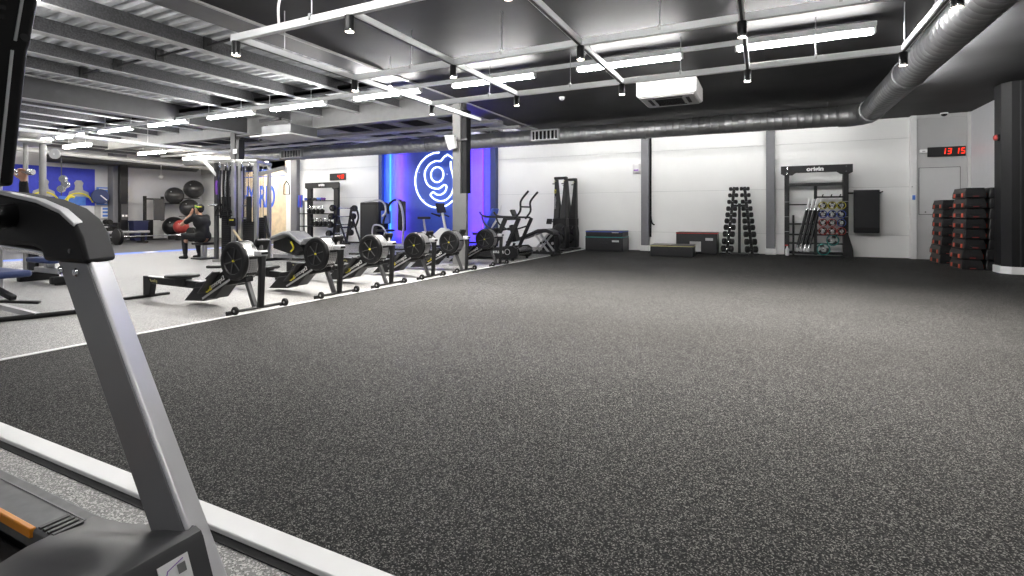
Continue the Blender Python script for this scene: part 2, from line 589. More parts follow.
# ------------------------------------------------------------------ ceiling
struct('ceiling', MB().box(-5.6, 4.25, -3.0, 15.4, 3.42, 3.5), 'black_ceiling', 'black plastered ceiling over the open floor', 'ceiling', smooth=False)
mb = MB()
ys, y = [], -3.0
prof = []
while y < 15.4:
    prof += [(y, 3.75), (y + 0.07, 3.75), (y + 0.10, 3.69), (y + 0.17, 3.69)]
    y += 0.20
prof += [(prof[-1][0] + 0.03, 4.0), (-3.0, 4.0)]
mb.prism(prof, -24.2, -5.6, 'x')
struct('ceiling_deck', mb, 'deck', 'corrugated metal roof deck above the purlins', 'ceiling', smooth=False)
struct('trim_8', MB().box(-5.64, -5.6, -3.0, 15.4, 3.395, 3.45), 'flange', 'pale edge strip of the black ceiling', 'trim', smooth=False)
struct('beam', MB().box(-6.14, -5.64, -3.0, 15.4, 3.42, 3.69), 'steel_dark', 'dark edge beam along the black ceiling', 'beam', smooth=False)


def i_beam(p0, p1, w, z0, z1, label, web='steel_grey', fl='steel_mid'):
    along = 'x' if abs(p1[0] - p0[0]) > abs(p1[1] - p0[1]) else 'y'
    def bx(hw, a, b):
        if along == 'x':
            return MB().box(p0[0], p1[0], p0[1] - hw, p0[1] + hw, a, b)
        return MB().box(p0[0] - hw, p0[0] + hw, p0[1], p1[1], a, b)
    o = struct('beam', bx(0.012, z0 + 0.02, z1), web, label, 'beam', smooth=False)
    bx(w/2, z0, z0 + 0.022).build('lower_flange', fl, o, smooth=False)
    bx(w/2, z1 - 0.022, z1).build('upper_flange', fl, o, smooth=False)
    return o


i_beam((-19.5, 9.35), (-5.68, 9.35), 0.22, 3.2, 3.69, 'grey steel beam running to the near column')
i_beam((-12.5, -3.0), (-12.5, 9.24), 0.22, 3.22, 3.69, 'grey steel beam across the purlins to the far column', 'steel_dark', 'flange')
i_beam((-20.2, -3.0), (-20.2, 15.4), 0.22, 3.40, 3.69, 'grey steel beam farthest along the purlins')
px = [-7.5, -8.7, -9.9, -11.0, -13.5, -14.6, -15.7, -16.8, -17.9, -18.8, -20.6, -21.8, -23.0]
for i, x in enumerate(px):
    o = struct('ceiling_purlin', MB().box(x - 0.05, x + 0.05, -3.0, 15.4, 3.49, 3.69), 'fireproof',
               '%s grey coated roof purlin from the black ceiling' % (ORD + ['thirteenth'])[i], 'purlin', smooth=False)
    MB().box(x - 0.05, x + 0.09, -3.0, 15.4, 3.476, 3.49).build('flange', 'flange', o, smooth=False)
for i in range(4):
    x = px[i]
    o = struct('ceiling_brace', MB().beam((x + 0.06, 4.85, 3.57), (x + 1.0, 4.85, 3.60), 0.03, 0.03).box(x + 0.05, x + 0.075, 4.79, 4.91, 3.49, 3.69), 'pillar_edge',
               '%s short dark brace between the roof purlins' % ORD[i], 'brace', smooth=False)

# steel columns standing in the gym
def gym_column(x, y, label, top, dark_h):
    o = struct('column', MB().box(x - 0.13, x + 0.05, y - 0.012, y + 0.012, 0, top), 'column_paint', label, 'column', smooth=False)
    MB().box(x - 0.14, x - 0.125, y - 0.14, y + 0.14, 0, top).build('left_flange', 'column_paint', o, smooth=False)
    MB().box(x + 0.05, x + 0.07, y - 0.14, y + 0.14, 0, dark_h).build('right_flange', 'column_paint', o, smooth=False)
    MB().box(x - 0.125, x + 0.05, y - 0.14, y - 0.11, 0, top).build('casing', 'column_paint', o, bevel=0.004)
    MB().box(x + 0.07, x + 0.19, y - 0.13, y + 0.05, dark_h, top - 0.2).build('cable_cover', 'black_matte', o, bevel=0.006)
    MB().box(x + 0.05, x + 0.19, y - 0.145, y - 0.125, 0, dark_h).build('lower_casing', 'column_paint', o, bevel=0.004)
    MB().box(x - 0.2, x + 0.2, y - 0.2, y + 0.2, 0, 0.02).build('base_plate', 'steel_grey', o, bevel=0.004)
    return o


gym_column(-5.70, 9.2, 'grey steel column in front of the neon letter', 3.42, 1.5)
ca = gym_column(-13.0, 9.35, 'dark steel column behind the cable tower', 3.3, 1.0)
for ch in ca.children:
    ch.data.materials[0] = M['pillar_edge']
MB().box(-12.97, -12.83, 9.17, 9.19, 2.72, 2.84).build('notice', 'white', ca, smooth=False)
sp = thing('wall_speaker', 'pale loudspeaker clamped to the grey column near the neon', 'speaker', (-5.75, 8.98, 2.55))
MB().loft([[(-0.24, -0.02, 0.16), (0.02, -0.06, 0.15), (0.05, -0.06, -0.13), (-0.12, -0.02, -0.16)],
           [(-0.22, 0.07, 0.14), (0.02, 0.07, 0.13), (0.04, 0.07, -0.11), (-0.10, 0.07, -0.14)]]).build('cabinet', 'white', sp, bevel=0.012)
MB().loft([[(-0.20, -0.032, 0.13), (0.0, -0.066, 0.12), (0.02, -0.066, -0.10), (-0.10, -0.034, -0.13)],
           [(-0.20, -0.02, 0.13), (0.0, -0.05, 0.12), (0.02, -0.05, -0.10), (-0.10, -0.02, -0.13)]]).build('grille', 'flange', sp, bevel=0.004)
MB().beam((0.0, 0.05, 0.05), (0.30, 0.02, 0.05), 0.03, 0.03).build('bracket', 'steel_dark', sp)


# ------------------------------------------------------------------ ducts and ceiling services
def duct_run(pts, r, step=0.14):
    pts = [Vector(p) for p in pts]
    out, rad = [], []
    for a, b in zip(pts, pts[1:]):
        n = max(1, int((b - a).length / step))
        for i in range(n):
            for t, q in ((0.0, r), (0.10, r + 0.006), (0.20, r)):
                out.append(a.lerp(b, (i + t)/n))
                rad.append(q)
    out.append(pts[-1])
    rad.append(r)
    return out, rad


du = thing('ventilation_duct', 'long round galvanised duct along the back, turning at the right corner', 'duct', (0, 0, 0))
Z = 3.10
for a, b in (((-20.6, 12.6, Z + 0.1), (-10.0, 12.6, Z + 0.04)), ((-10.0, 12.6, Z + 0.04), (1.45, 12.6, Z))):
    p, r = duct_run([a, b], 0.205)
    MB().tube(p, r, 24).build('straight_run', 'duct', du)
el = [(1.45, 12.6, Z)] + [(1.45 + 0.43*math.sin(R(a)), 12.17 + 0.43*math.cos(R(a)), Z) for a in (22, 45, 68)] + [(1.88, 12.1, Z)]
MB().tube(el, 0.225, 24).build('elbow', 'duct', du, angle=20)
p, r = duct_run([(1.88, 12.1, Z), (1.88, -1.0, Z)], 0.205)
MB().tube(p, r, 24).build('straight_run', 'duct', du)
for q, ax in (((1.42, 12.6, Z), 'x'), ((1.88, 12.06, Z), 'y'), ((-2.6, 12.6, Z + .01), 'x'), ((-9.0, 12.6, Z + 0.04), 'x'), ((1.88, 9.2, Z), 'y'), ((-14.2, 12.6, Z + 0.06), 'x')):
    d = Vector((0.035, 0, 0)) if ax == 'x' else Vector((0, 0.035, 0))
    MB().cyl(Vector(q) - d, Vector(q) + d, 0.222, n=24).build('collar', 'duct', du)
for x in (-6.5, -2.6, 1.2):
    MB().cyl((x, 12.6, Z + 0.2), (x, 12.6, 3.42), 0.008, n=6).build('hanger', 'steel_dark', du)
def grille(x0, x1, lab, fr):
    g = thing('air_grille', lab, 'air vent', ((x0+x1)/2, 12.29, Z + 0.03))
    w = (x1-x0)/2
    MB().box(-w, w, 0, 0.12, 0.11, 0.14).box(-w, w, 0, 0.12, -0.14, -0.11).box(-w, -w+0.03, 0, 0.12, -0.11, 0.11).box(w-0.03, w, 0, 0.12, -0.11, 0.11).build('frame', fr, g, bevel=0.004)
    MB().box(-w+0.03, w-0.03, 0.06, 0.1, -0.11, 0.11).build('backing', 'black_matte', g, smooth=False)
    for i in range(1, 7):
        x = -w + 2*w*i/7
        MB().box(x-0.01, x+0.01, 0.01, 0.06, -0.11, 0.11).build('slat', fr, g, smooth=False)
grille(-5.5, -4.74, 'white slotted air vent on the round duct above the ski machines', 'white')
grille(-14.9, -13.95, 'grey slotted air vent on the round duct above the red timer', 'flange')
tag(MB().cyl((-23.6, 9.3, 3.15), (-23.6, 14.8, 3.2), 0.16, n=18).ell((-23.6, 14.8, 3.2), 0.16).ell((-23.6, 9.3, 3.15), 0.16).build('wall_duct', 'steel_dark'), 'dark round duct along the far wall above the exercise balls', 'duct')

# cable trays and service pipes
tag(MB().box(-19.0, -5.9, 7.45, 7.62, 3.48, 3.53).box(-19.0, -5.9, 7.45, 7.47, 3.48, 3.56).box(-19.0, -5.9, 7.60, 7.62, 3.48, 3.56).build('cable_tray', 'black_matte', smooth=False), 'black cable tray above the long lamp row', 'cable tray')
tag(MB().box(-19.0, -5.75, 10.9, 11.2, 3.28, 3.36).build('cable_trunking', 'flange', bevel=0.01), 'pale trunking behind the steel beam, nearer than the round duct', 'cable trunking')
tag(MB().box(-21.5, -5.75, 12.1, 12.24, 3.34, 3.40).build('cable_trunking', 'rail', bevel=0.01), 'slim white trunking running on top of the round duct', 'cable trunking')
tag(MB().cyl((-21.0, 3.0, 3.20), (-21.0, 15.3, 3.0), 0.08, n=16).build('service_pipe', 'flange'), 'thick pale pipe crossing above the far free weights', 'pipe')
tag(MB().box(-14.46, -14.36, 1.0, 11.8, 2.86, 2.93).build('lighting_trunking', 'rail', bevel=0.006), 'white trunking crossing above the far cable tower', 'trunking')
for q in (3.0, 5.2, 7.8, 10.2):
    MB().cyl((-14.41, q, 2.93), (-14.41, q, 3.68), 0.006, n=6).build('suspension_wire', 'alu', bpy.data.objects['lighting_trunking'])


def cassette(x0, x1, y0, y1, z0, zt, lab, m1, label_rods=True):
    o = thing('air_conditioner', lab, 'air conditioner', ((x0+x1)/2, (y0+y1)/2, z0))
    w, d, h = (x1-x0)/2, (y1-y0)/2, zt-z0
    k = h*0.40
    MB().loft([[(-w*s, -d*s, z), (w*s, -d*s, z), (w*s, d*s, z), (-w*s, d*s, z)] for s, z in ((0.96, 0.02), (1.0, 0.05), (1.0, h))]).build('body', m1, o, bevel=0.012)
    MB().box(-w*0.9, w*0.9, -d*0.9, d*0.9, 0.0, 0.025).build('panel', 'flange', o, bevel=0.006)
    MB().box(-w*0.46, w*0.46, -d*0.46, d*0.46, -0.008, 0.01).build('intake_grille', 'steel_dark', o, bevel=0.004)
    mb = MB()
    for i in range(9):
        y = -d*0.42 + d*0.84*i/8
        mb.box(-w*0.45, w*0.45, y-0.006, y+0.006, -0.014, -0.006)
    mb.build('grille_slats', 'black_matte', o, smooth=False)
    for a, b, c, e in ((-w*0.5, w*0.5, -d*0.70, -d*0.58), (-w*0.5, w*0.5, d*0.58, d*0.70), (-w*0.70, -w*0.58, -d*0.5, d*0.5), (w*0.58, w*0.70, -d*0.5, d*0.5)):
        MB().box(a, b, c, e, -0.004, 0.01).build('air_outlet', 'black_matte', o, bevel=0.003)
    for sx in (-1, 1):
        for sy in (-1, 1):
            MB().cyl((sx*w*0.8, sy*d*0.8, h), (sx*w*0.8, sy*d*0.8, 3.42 - z0 if x0 > -5 else 3.69 - z0), 0.008, n=6).build('hanger', 'steel_dark', o)
    return o
cassette(-1.99, -1.0, 8.9, 9.85, 3.06, 3.34, 'white ceiling air conditioner hanging over the open floor', 'white')
ac2 = cassette(-10.85, -9.85, 8.4, 9.2, 2.94, 3.18, 'grey air conditioner by the far column, under the long lamp row', 'ac_grey')
MB().box(-0.5, 0.2, -0.46, -0.40, 0.33, 0.40).tube(spline([(-0.5, -0.2, 0.25), (-1.0, 0.1, 0.35), (-1.5, 0.4, 0.15), (-1.9, 0.6, 0.1)]), 0.03).build('pipework', 'black_matte', ac2)
MB().box(-0.7, 0.62, -0.55, 0.5, -0.03, 0.0).build('drip_tray', 'flange', ac2, bevel=0.005)

sm = thing('smoke_detector', 'round white smoke detector on the black ceiling, left of the air conditioner', 'smoke detector', (-3.65, 9.69, 3.42))
MB().lathe([(0, -0.06), (0.04, -0.058), (0.055, -0.035), (0.06, 0.0), (0, 0)]).build('housing', 'white', sm)
MB().lathe([(0, -0.075), (0.025, -0.07), (0.028, -0.055), (0, -0.055)]).build('sensor', 'flange', sm)
dm = thing('dome_camera', 'small dark dome camera on the ceiling above the red clock', 'camera', (3.74, 15.1, 3.42))
MB().lathe([(0, -0.03), (0.075, -0.03), (0.075, 0), (0, 0)]).build('mount', 'white', dm)
MB().lathe([(0, -0.085), (0.035, -0.075), (0.058, -0.05), (0.062, -0.03), (0, -0.03)]).build('dome', 'black_gloss', dm)

# ------------------------------------------------------------------ suspended light grid
ZR = 2.915
g = thing('lighting_grid', 'white suspended lighting rail grid over the open floor', 'lighting rail', (0, 0, ZR))
YR = (3.57, 5.32, 7.12)
XR = (-5.0, -3.42, -1.79, -0.19, 1.40)
for k, y in enumerate(YR):
    MB().box(-5.06, 1.46, y-0.025, y+0.025, -0.035, 0.04).build('cross_rail', 'rail', g, bevel=0.004)
for x in XR:
    y1 = 8.75 if x == -5.0 else 7.12
    for a, b in [(YR[0]+0.025, YR[1]-0.025), (YR[1]+0.025, YR[2]-0.025)] + ([(YR[2]+0.025, y1)] if y1 > 7.2 else []):
        MB().box(x-0.025, x+0.025, a, b, -0.03, 0.035).build('long_rail', 'rail', g, bevel=0.004)
    if x > -3:
        MB().box(x-0.025, x+0.025, 1.2, YR[0]-0.025, -0.03, 0.035).build('long_rail', 'rail', g, bevel=0.004)
    MB().box(x-0.012, x+0.012, 3.0 if x > -3 else 3.6, y1, -0.036, -0.03).build('groove', 'steel_dark', g, smooth=False)
for x, y in ((-5.0, 4.18), (-5.0, 6.05), (-4.05, 5.32), (-2.75, 5.32), (-0.95, 5.32), (0.6, 5.32), (-3.9, 7.12), (-2.55, 7.12), (-1.0, 7.12), (0.55, 7.12), (1.40, 7.05), (1.40, 5.9), (-3.9, 3.57)):
    MB().cyl((x, y, 0.03), (x, y, 3.42 - ZR), 0.006, n=6).box(x-0.012, x+0.012, y-0.035, y+0.035, 0.0, 0.06).build('suspension_wire', 'alu', g)
MB().tube(spline([(-4.35, 3.57, 0.03), (-4.36, 3.57, 0.2), (-4.33, 3.57, 0.35), (-4.36, 3.57, 0.5)]), 0.013).build('power_cable', 'white', g)

xname = ('first', 'second', 'third', 'fourth', 'fifth')
yname = {3.57: 'nearest', 5.32: 'middle', 7.12: 'farthest'}
spot0 = None
for x in XR:
    for y in YR:
        lab = 'black cylinder spotlight on the %s cross rail, %s from the rowing machines' % (yname[y], xname[XR.index(x)])
        if spot0 is None:
            s = thing('spotlight', lab, 'spotlight', (x, y, ZR - 0.035), 0, 'spotlights under the lighting grid')
            MB().lathe([(0.0, 0.0), (0.041, 0.0), (0.043, -0.005), (0.043, -0.145), (0.038, -0.145), (0.038, -0.136), (0.0, -0.136)], n=24).build('housing', 'black', s)
            MB().lathe([(0.0, -0.137), (0.037, -0.137), (0.037, -0.142), (0.0, -0.142)], n=24).build('lens', 'warm', s)
            MB().lathe([(0.0435, -0.130), (0.0455, -0.130), (0.0455, -0.148), (0.038, -0.148), (0.038, -0.144), (0.0435, -0.144), (0.0435, -0.130)], n=24).build('trim_ring', 'chrome', s)
            spot0 = s
        else:
            s = dup(spot0, (x, y, ZR - 0.035), lab)
        l = bpy.data.lights.new('spot_lamp', 'SPOT')
        l.energy = 60 if y < 4 else 170
        l.color = (1.0, 0.95, 0.88)
        l.spot_size = R(104)
        l.spot_blend = 1.0
        l.shadow_soft_size = 0.04
        lo = bpy.data.objects.new('spot_lamp', l)
        COL.objects.link(lo)
        lo.parent = s
        lo.location = (0, 0, -0.18)

# ------------------------------------------------------------------ fluorescent row
tr = tag(MB().box(-19.9, 1.2, 7.37, 7.43, 3.30, 3.36).build('lamp_trunking', 'rail', bevel=0.006), 'long white trunking carrying the row of tube lamps', 'trunking')
for x in (-6.9, -8.1, -9.3, -10.2, -11.3, -13.3, -14.4, -15.6, -16.8, -18.0):
    MB().cyl((x, 7.4, 3.36), (x, 7.4, 3.69), 0.006, n=6).build('suspension_wire', 'alu', tr)
xc = (0.42, -1.78, -4.0, -6.2, -8.48, -10.55, -12.85, -15.1, -17.3, -19.1)
lamp0 = None
for i, x in enumerate(xc):
    lab = 'white tube lamp, %s along the long row from the round duct' % ORD[i]
    if lamp0 is None:
        t = thing('tube_lamp', lab, 'lamp', (x, 7.4, 3.30), 0, 'tube lamps in the long row')
        MB().box(-0.77, 0.77, -0.05, 0.05, -0.03, 0.0).build('housing', 'white', t, bevel=0.004)
        MB().box(-0.74, 0.74, -0.042, 0.042, -0.085, -0.03).build('diffuser', 'tube', t, bevel=0.012)
        for q in (-0.755, 0.755):
            MB().box(q - 0.015, q + 0.015, -0.045, 0.045, -0.085, -0.03).build('end_cap', 'white', t, bevel=0.004)
        lamp0 = t
    else:
        dup(lamp0, (x, 7.4, 3.30), lab)
# lamps over the far corner
fl = None
for i, (x, y, z) in enumerate(((-19.0, 10.4, 3.25), (-18.9, 11.9, 3.22), (-19.0, 14.4, 3.25), (-19.2, 8.35, 3.25), (-22.2, 6.2, 3.25))):
    lab = 'warm tube lamp over the far free weights, ' + ('above the posters', 'above the exercise balls', 'before the plywood panel', 'left of the posters', 'before the blue mural')[i]
    if fl is None:
        t = thing('tube_lamp', lab, 'lamp', (x, y, z), 0, 'warm lamps over the free weights')
        MB().box(-0.77, 0.77, -0.06, 0.06, -0.02, 0.02).build('housing', 'white', t, bevel=0.004)
        MB().box(-0.74, 0.74, -0.055, 0.055, -0.09, -0.02).build('diffuser', 'warmtube', t, bevel=0.012)
        for a in (-0.5, 0.5):
            MB().cyl((a, 0, 0.02), (a, 0, 0.48), 0.006, n=6).build('suspension_wire', 'alu', t)
        fl = t
    else:
        dup(fl, (x, y, z), lab)
# wall washers behind the round duct
protos = {}
for i, x in enumerate((1.05, -1.0, -3.05, -5.1, -7.9, -14.2, -16.4)):
    lab = 'slim wall washing lamp behind the round duct, %s from the corner' % ORD[i]
    k = x > -5.5
    if k not in protos:
        t = thing('tube_lamp', lab, 'lamp', (x, 13.6, 3.33), 0, 'lamps behind the round duct')
        MB().box(-0.77, 0.77, -0.06, 0.04, 0.0, 0.09).box(-0.77, 0.77, -0.06, -0.045, -0.09, 0.0).box(-0.77, 0.77, -0.045, 0.05, -0.095, -0.08).build('housing', 'white', t)
        MB().box(-0.74, 0.74, -0.04, 0.03, -0.075, 0.0).build('diffuser', 'wash', t, bevel=0.01)
        if not k:
            for q in (-0.5, 0.5):
                MB().cyl((q, 0, 0.08), (q, 0, 0.36), 0.006, n=6).build('suspension_wire', 'alu', t)
        protos[k] = t
    else:
        dup(protos[k], (x, 13.6, 3.33), lab)
for i, y in enumerate((10.6, 8.7)):
    sl = dup(protos[True], (2.21, y, 3.33), 'slim lamp behind the duct along the side wall, %s from the corner' % ORD[i], rz=R(-90))
    for ch in sl.children:
        if ch.name.startswith('diffuser'):
            ch.data = ch.data.copy()
            ch.data.materials[0] = M['wash_side']
# lamp rows over the near part of the room, just above the picture
protos = {}
for y, row in ((2.7, 'over the near floor edge'), (-1.6, 'behind the treadmill')):
    for i, x in enumerate((0.7, -1.5, -3.7, -7.25, -9.5)):
        lab = 'white tube lamp, %s from the side wall in the row %s' % (ORD[i], row)
        k = x > -4.5
        if k not in protos:
            t = thing('tube_lamp', lab, 'lamp', (x, y, 3.38 if k else 3.47), 0, 'tube lamps over the near floor')
            MB().box(-0.77, 0.77, -0.05, 0.05, -0.03, 0.04 if k else 0.0).build('housing', 'white', t, bevel=0.004)
            MB().box(-0.74, 0.74, -0.042, 0.042, -0.085, -0.03).build('diffuser', 'tube_near', t, bevel=0.012)
            if not k:
                for q in (-0.5, 0.5):
                    MB().cyl((q, 0, 0.0), (q, 0, 0.23), 0.006, n=6).build('suspension_wire', 'alu', t)
            protos[k] = t
        else:
            dup(protos[k], (x, y, 3.38 if k else 3.47), lab)

# ------------------------------------------------------------------ neon letter on the feature wall
ng = thing('neon_sign', 'white neon letter g inside a ring on the blue feature wall', 'neon sign', (-10.50, 15.30, 2.30))
def W(pts):
    return [((u - 714)/111.0, 0.0, -(v - 148)/133.0) for u, v in pts]
ring = [(714 + 109*math.cos(R(a)), 148 + 131*math.sin(R(a))) for a in range(-66, 280, 10)]
ear = [(732, 20), (752, 24), (760, 40), (742, 46), (728, 60)]
MB().tube(spline(W(ring), 2), 0.021, 10).build('ring_tube', 'neon', ng)
gl = [(758, 32), (744, 40), (728, 58), (705, 57), (676, 70), (655, 100), (652, 130), (664, 165), (690, 185), (722, 188), (744, 172), (756, 178), (752, 200), (732, 217), (708, 216), (694, 205), (680, 218), (698, 238), (728, 248), (758, 240), (780, 214), (788, 180), (786, 130), (776, 90), (776, 62)]
MB().tube(spline(W(gl), 4), 0.021, 10).build('letter_tube', 'neon', ng)
MB().tube(spline(W([(712 + 30*math.cos(R(a)), 122 + 36*math.sin(R(a))) for a in range(0, 360, 30)]), 3, True), 0.021, 10, True).build('counter_tube', 'neon', ng)
for a, b in ((-0.8, 0.3), (-0.6, -0.7), (0.2, -0.95), (-0.3, 0.9), (0.4, 0.2)):
    MB().cyl((a, -0.02, b), (a, 0.03, b), 0.012, n=8).build('standoff', 'white', ng)

# ------------------------------------------------------------------ treadmill in the foreground
tm = thing('treadmill', 'large treadmill with silver uprights in the foreground', 'treadmill', (-1.75, 0.40, 0))
def T(p):                       # room coordinates to treadmill coordinates
    return (p[0] + 1.75, p[1] - 0.40, p[2])
def TP(poly):
    return [(x + 1.75, z) for x, z in poly]
def xi(z):                      # front inner edge of the leaning upright
    return -1.58 + 0.70*(0.93 - z)
for s in (1, -1):
    Y = (lambda y: y - 0.40) if s > 0 else (lambda y: 0.40 - y)
    def sec(z, z2=None, g=0.0):
        f = xi(z) + 1.75
        return [(f + g, Y(0.715), z), (f - 0.085 + g*0.6, Y(0.80 + g), z), (f - 0.23 - g, Y(0.80 + g), z), (f - 0.165 - g, Y(0.715), z)]
    k = MB().loft([sec(0.03), sec(0.35), sec(0.97)]).build('upright', 'silver', tm, bevel=0.012, seg=3)
    MB().loft([[(xi(z) + 1.75 + dx, Y(y), z) for z, dx in ((0.30, -0.012), (0.925, -0.012), (0.925, -0.160), (0.30, -0.160))] for y in (0.711, 0.716)]).build('inner_panel', 'silver_dark', k, bevel=0.002)
    for bx, bz in ((-1.715, 0.900), (-1.635, 0.898)):
        MB().lathe([(0, 0.0), (0.009, 0.002), (0.012, 0.006), (0.012, 0.010), (0, 0.010)], (bx + 1.75, Y(0.702), bz), (0, Y(1) - Y(0), 0), 14).build('bolt', 'chrome', k)
    # handrail shroud wrapped round the top of the upright
    inner = [(-1.560, 0.922), (-1.592, 0.99), (-1.625, 1.025), (-1.70, 1.060), (-1.83, 1.090), (-2.05, 1.118), (-2.45, 1.142), (-2.62, 1.14), (-2.66, 1.08), (-2.60, 0.98), (-2.30, 0.962), (-1.86, 0.962), (-1.805, 0.950), (-1.79, 0.922)]
    outer = [(-1.650, 0.922), (-1.690, 1.00), (-1.735, 1.040), (-1.81, 1.072), (-1.93, 1.098), (-2.12, 1.120), (-2.45, 1.142), (-2.62, 1.14), (-2.66, 1.08), (-2.60, 0.98), (-2.30, 0.962), (-1.93, 0.962), (-1.885, 0.950), (-1.87, 0.922)]
    k = MB().loft([[(x + 1.75, Y(0.700), z) for x, z in inner], [(x + 1.75, Y(0.815), z) for x, z in outer]]).build('handrail_shroud', 'black_matte', tm, bevel=0.014, seg=3, angle=50)
    ci, co = inner[2:8], outer[2:8]
    def strip(poly, y, lift):
        return [(x + 1.75, Y(y), z + lift) for x, z in poly]
    hl_in = strip(ci, 0.699, 0.004) + strip(ci[::-1], 0.699, -0.007)
    hl_out = strip(co, 0.816, 0.004) + strip(co[::-1], 0.816, -0.007)
    hl_out = [tuple(p + (q - p)*0.30 for p, q in zip(u, v)) for u, v in zip(hl_in, hl_out)]
    MB().loft([hl_in, hl_out]).build('edge_highlight', 'silver', k, bevel=0.003)  # silver strip stands in for the highlight along the shroud's top edge
    MB().lathe([(0, -0.002), (0.006, -0.002), (0.006, 0.003), (0, 0.003)], (-1.645 + 1.75, Y(0.700), 0.955), (0, Y(0) - Y(1), 0), 10).build('screw', 'steel_dark', k)
    # lower grab rail behind the upright
    MB().tube([(x + 1.75, Y(0.77), z) for x, z in ((-1.82, 0.925), (-2.0, 0.94), (-2.3, 0.955), (-2.55, 0.99), (-2.58, 1.03))], 0.013, 12).build('grab_rail', 'chrome', tm)
    # side rails of the deck
    def bx(x0, x1, ya, yb, z0, z1):
        a_, b_ = sorted((Y(ya), Y(yb)))
        return MB().box(x0, x1, a_, b_, z0, z1)
    rl = bx(-1.60, 0.17, 0.635, 0.745, 0.19, 0.248).build('side_rail', 'deckgrey', tm, bevel=0.008)
    bx(-1.60, 0.075, 0.628, 0.642, 0.226, 0.251).build('orange_edge', 'orange', rl, bevel=0.003)
    bx(-1.60, 0.15, 0.712, 0.716, 0.2465, 0.2500).build('grip_groove', 'silver_dark', rl, smooth=False)
    for q in range(4):
        bx(0.085 + q*0.022, 0.097 + q*0.022, 0.642, 0.705, 0.247, 0.254).build('rib', 'grey_plastic', rl, smooth=False)
    bx(-1.60, 0.35, 0.645, 0.735, 0.03, 0.19).build('side_skirt', 'black', tm, bevel=0.006)
MB().box(-1.62, 0.45, -0.232, 0.232, 0.165, 0.188).build('running_belt', 'belt', tm, bevel=0.01)
MB().box(-1.58, 0.4, -0.235, 0.235, 0.08, 0.163).build('deck_board', 'black_matte', tm, bevel=0.005)
# motor hood: cross sections along X with two raised bulges and a shallow valley
rings = []
for x, zc, ze, zt in ((-1.600, 0.235, 0.250, 0.250), (-1.56, 0.245, 0.254, 0.258), (-1.48, 0.252, 0.264, 0.280), (-1.40, 0.262, 0.280, 0.305), (-1.32, 0.282, 0.300, 0.325), (-1.24, 0.312, 0.324, 0.335), (-1.17, 0.336, 0.338, 0.339)):
    y = 0.335
    prof = []
    for i in range(25):
        t = -1 + 2*i/24
        a = abs(t)
        z = zc + (zt - zc)*max(0, 1 - ((a - 0.66)/0.30)**2)**2 + (ze - zc)*max(0, (a - 0.70)/0.30)
        prof.append((x + 1.75, t*y, z))
    prof += [(x + 1.75, y, 0.04), (x + 1.75, -y, 0.04)]
    rings.append(prof)
def fr(x, zz, yk=0.335):
    return [(x + 1.75, (-1 + 2*i/24)*yk, zz) for i in range(25)] + [(x + 1.75, yk, 0.04), (x + 1.75, -yk, 0.04)]
rings += [fr(-1.150, 0.333), fr(-1.142, 0.322), fr(-1.02, 0.06, 0.33)]
hd = MB().loft(rings).build('motor_hood', 'grey_plastic', tm, angle=24)
def F(y, z, o):                 # point on the sloping front of the hood
    return T((-1.142 + (0.322 - z)*0.122/0.262 + 0.001 + o, y, z + o*0.4))
st = MB().loft([[F(0.632, 0.312, o), F(0.694, 0.312, o), F(0.694, 0.262, o), F(0.632, 0.262, o)] for o in (0.0, 0.003)]).build('sticker', 'white', hd, smooth=False)
MB().loft([[F(0.668, 0.300, o), F(0.684, 0.300, o), F(0.684, 0.283, o), F(0.668, 0.283, o)] for o in (0.002, 0.0045)]).build('sticker_print', 'steel_grey', st, smooth=False)
MB().tube([F(0.637, 0.276, 0.004), F(0.648, 0.298, 0.004), F(0.682, 0.307, 0.004)], 0.0010, 6).build('sticker_line', 'purple', st)
MB().tube([F(0.637, 0.268, 0.004), F(0.676, 0.270, 0.004)], 0.0009, 6).build('sticker_line', 'purple', st)
# console: column, cross bar and display seen from behind
MB().beam(T((-2.02, 0.40, 1.05)), T((-2.08, 0.40, 1.30)), 0.30, 0.08, (1, 0, 0)).build('console_neck', 'black', tm, bevel=0.02)
MB().tube([T((-1.98, 0.75, 1.06)), T((-1.93, 0.60, 1.03)), T((-1.93, 0.20, 1.03)), T((-1.98, 0.05, 1.06))], 0.035, 14).build('cross_bar', 'black', tm)
back = [(-1.84, 1.95), (-1.99, 1.56), (-2.005, 1.545), (-2.10, 1.14), (-2.165, 1.14), (-2.215, 1.20), (-2.10, 1.62), (-1.955, 1.98)]
dsp = MB().prism(TP(back), -0.35, 0.35, 'y').build('display_housing', 'black', tm, bevel=0.012, seg=3)
def face_x(z):                  # back of the display, leaning
    return (-1.84 + (z - 1.95)*0.385) if z > 1.56 else (-2.005 + (z - 1.545)*0.235)
for z0, z1 in ((1.14, 1.54), (1.565, 1.95)):
    MB().beam(T((face_x(z0) + 0.001, 0.712, z0)), T((face_x(z1) + 0.001, 0.712, z1)), 0.007, 0.006, (1, 0, 0)).build('edge_strip', 'silver', dsp, bevel=0.001)
MB().lathe([(0, 0), (0.012, 0), (0.012, 0.006), (0, 0.006)], T((face_x(1.58) - 0.002, 0.732, 1.58)), (1, 0, 0), 14).build('socket', 'black_matte', dsp)
for i in range(6):
    z = 1.62 + i*0.025
    x = face_x(z) - 0.010
    MB().beam(T((x + 0.012, 0.45, z)), T((x + 0.012, 0.68, z)), 0.006, 0.012).build('vent_slat', 'black_matte', dsp)
MB().prism([(-2.205 + 1.75, 1.235), (-2.11 + 1.75, 1.60), (-2.114 + 1.75, 1.602), (-2.209 + 1.75, 1.237)], -0.29, 0.29, 'y').build('screen', 'screen_off', dsp, smooth=False)

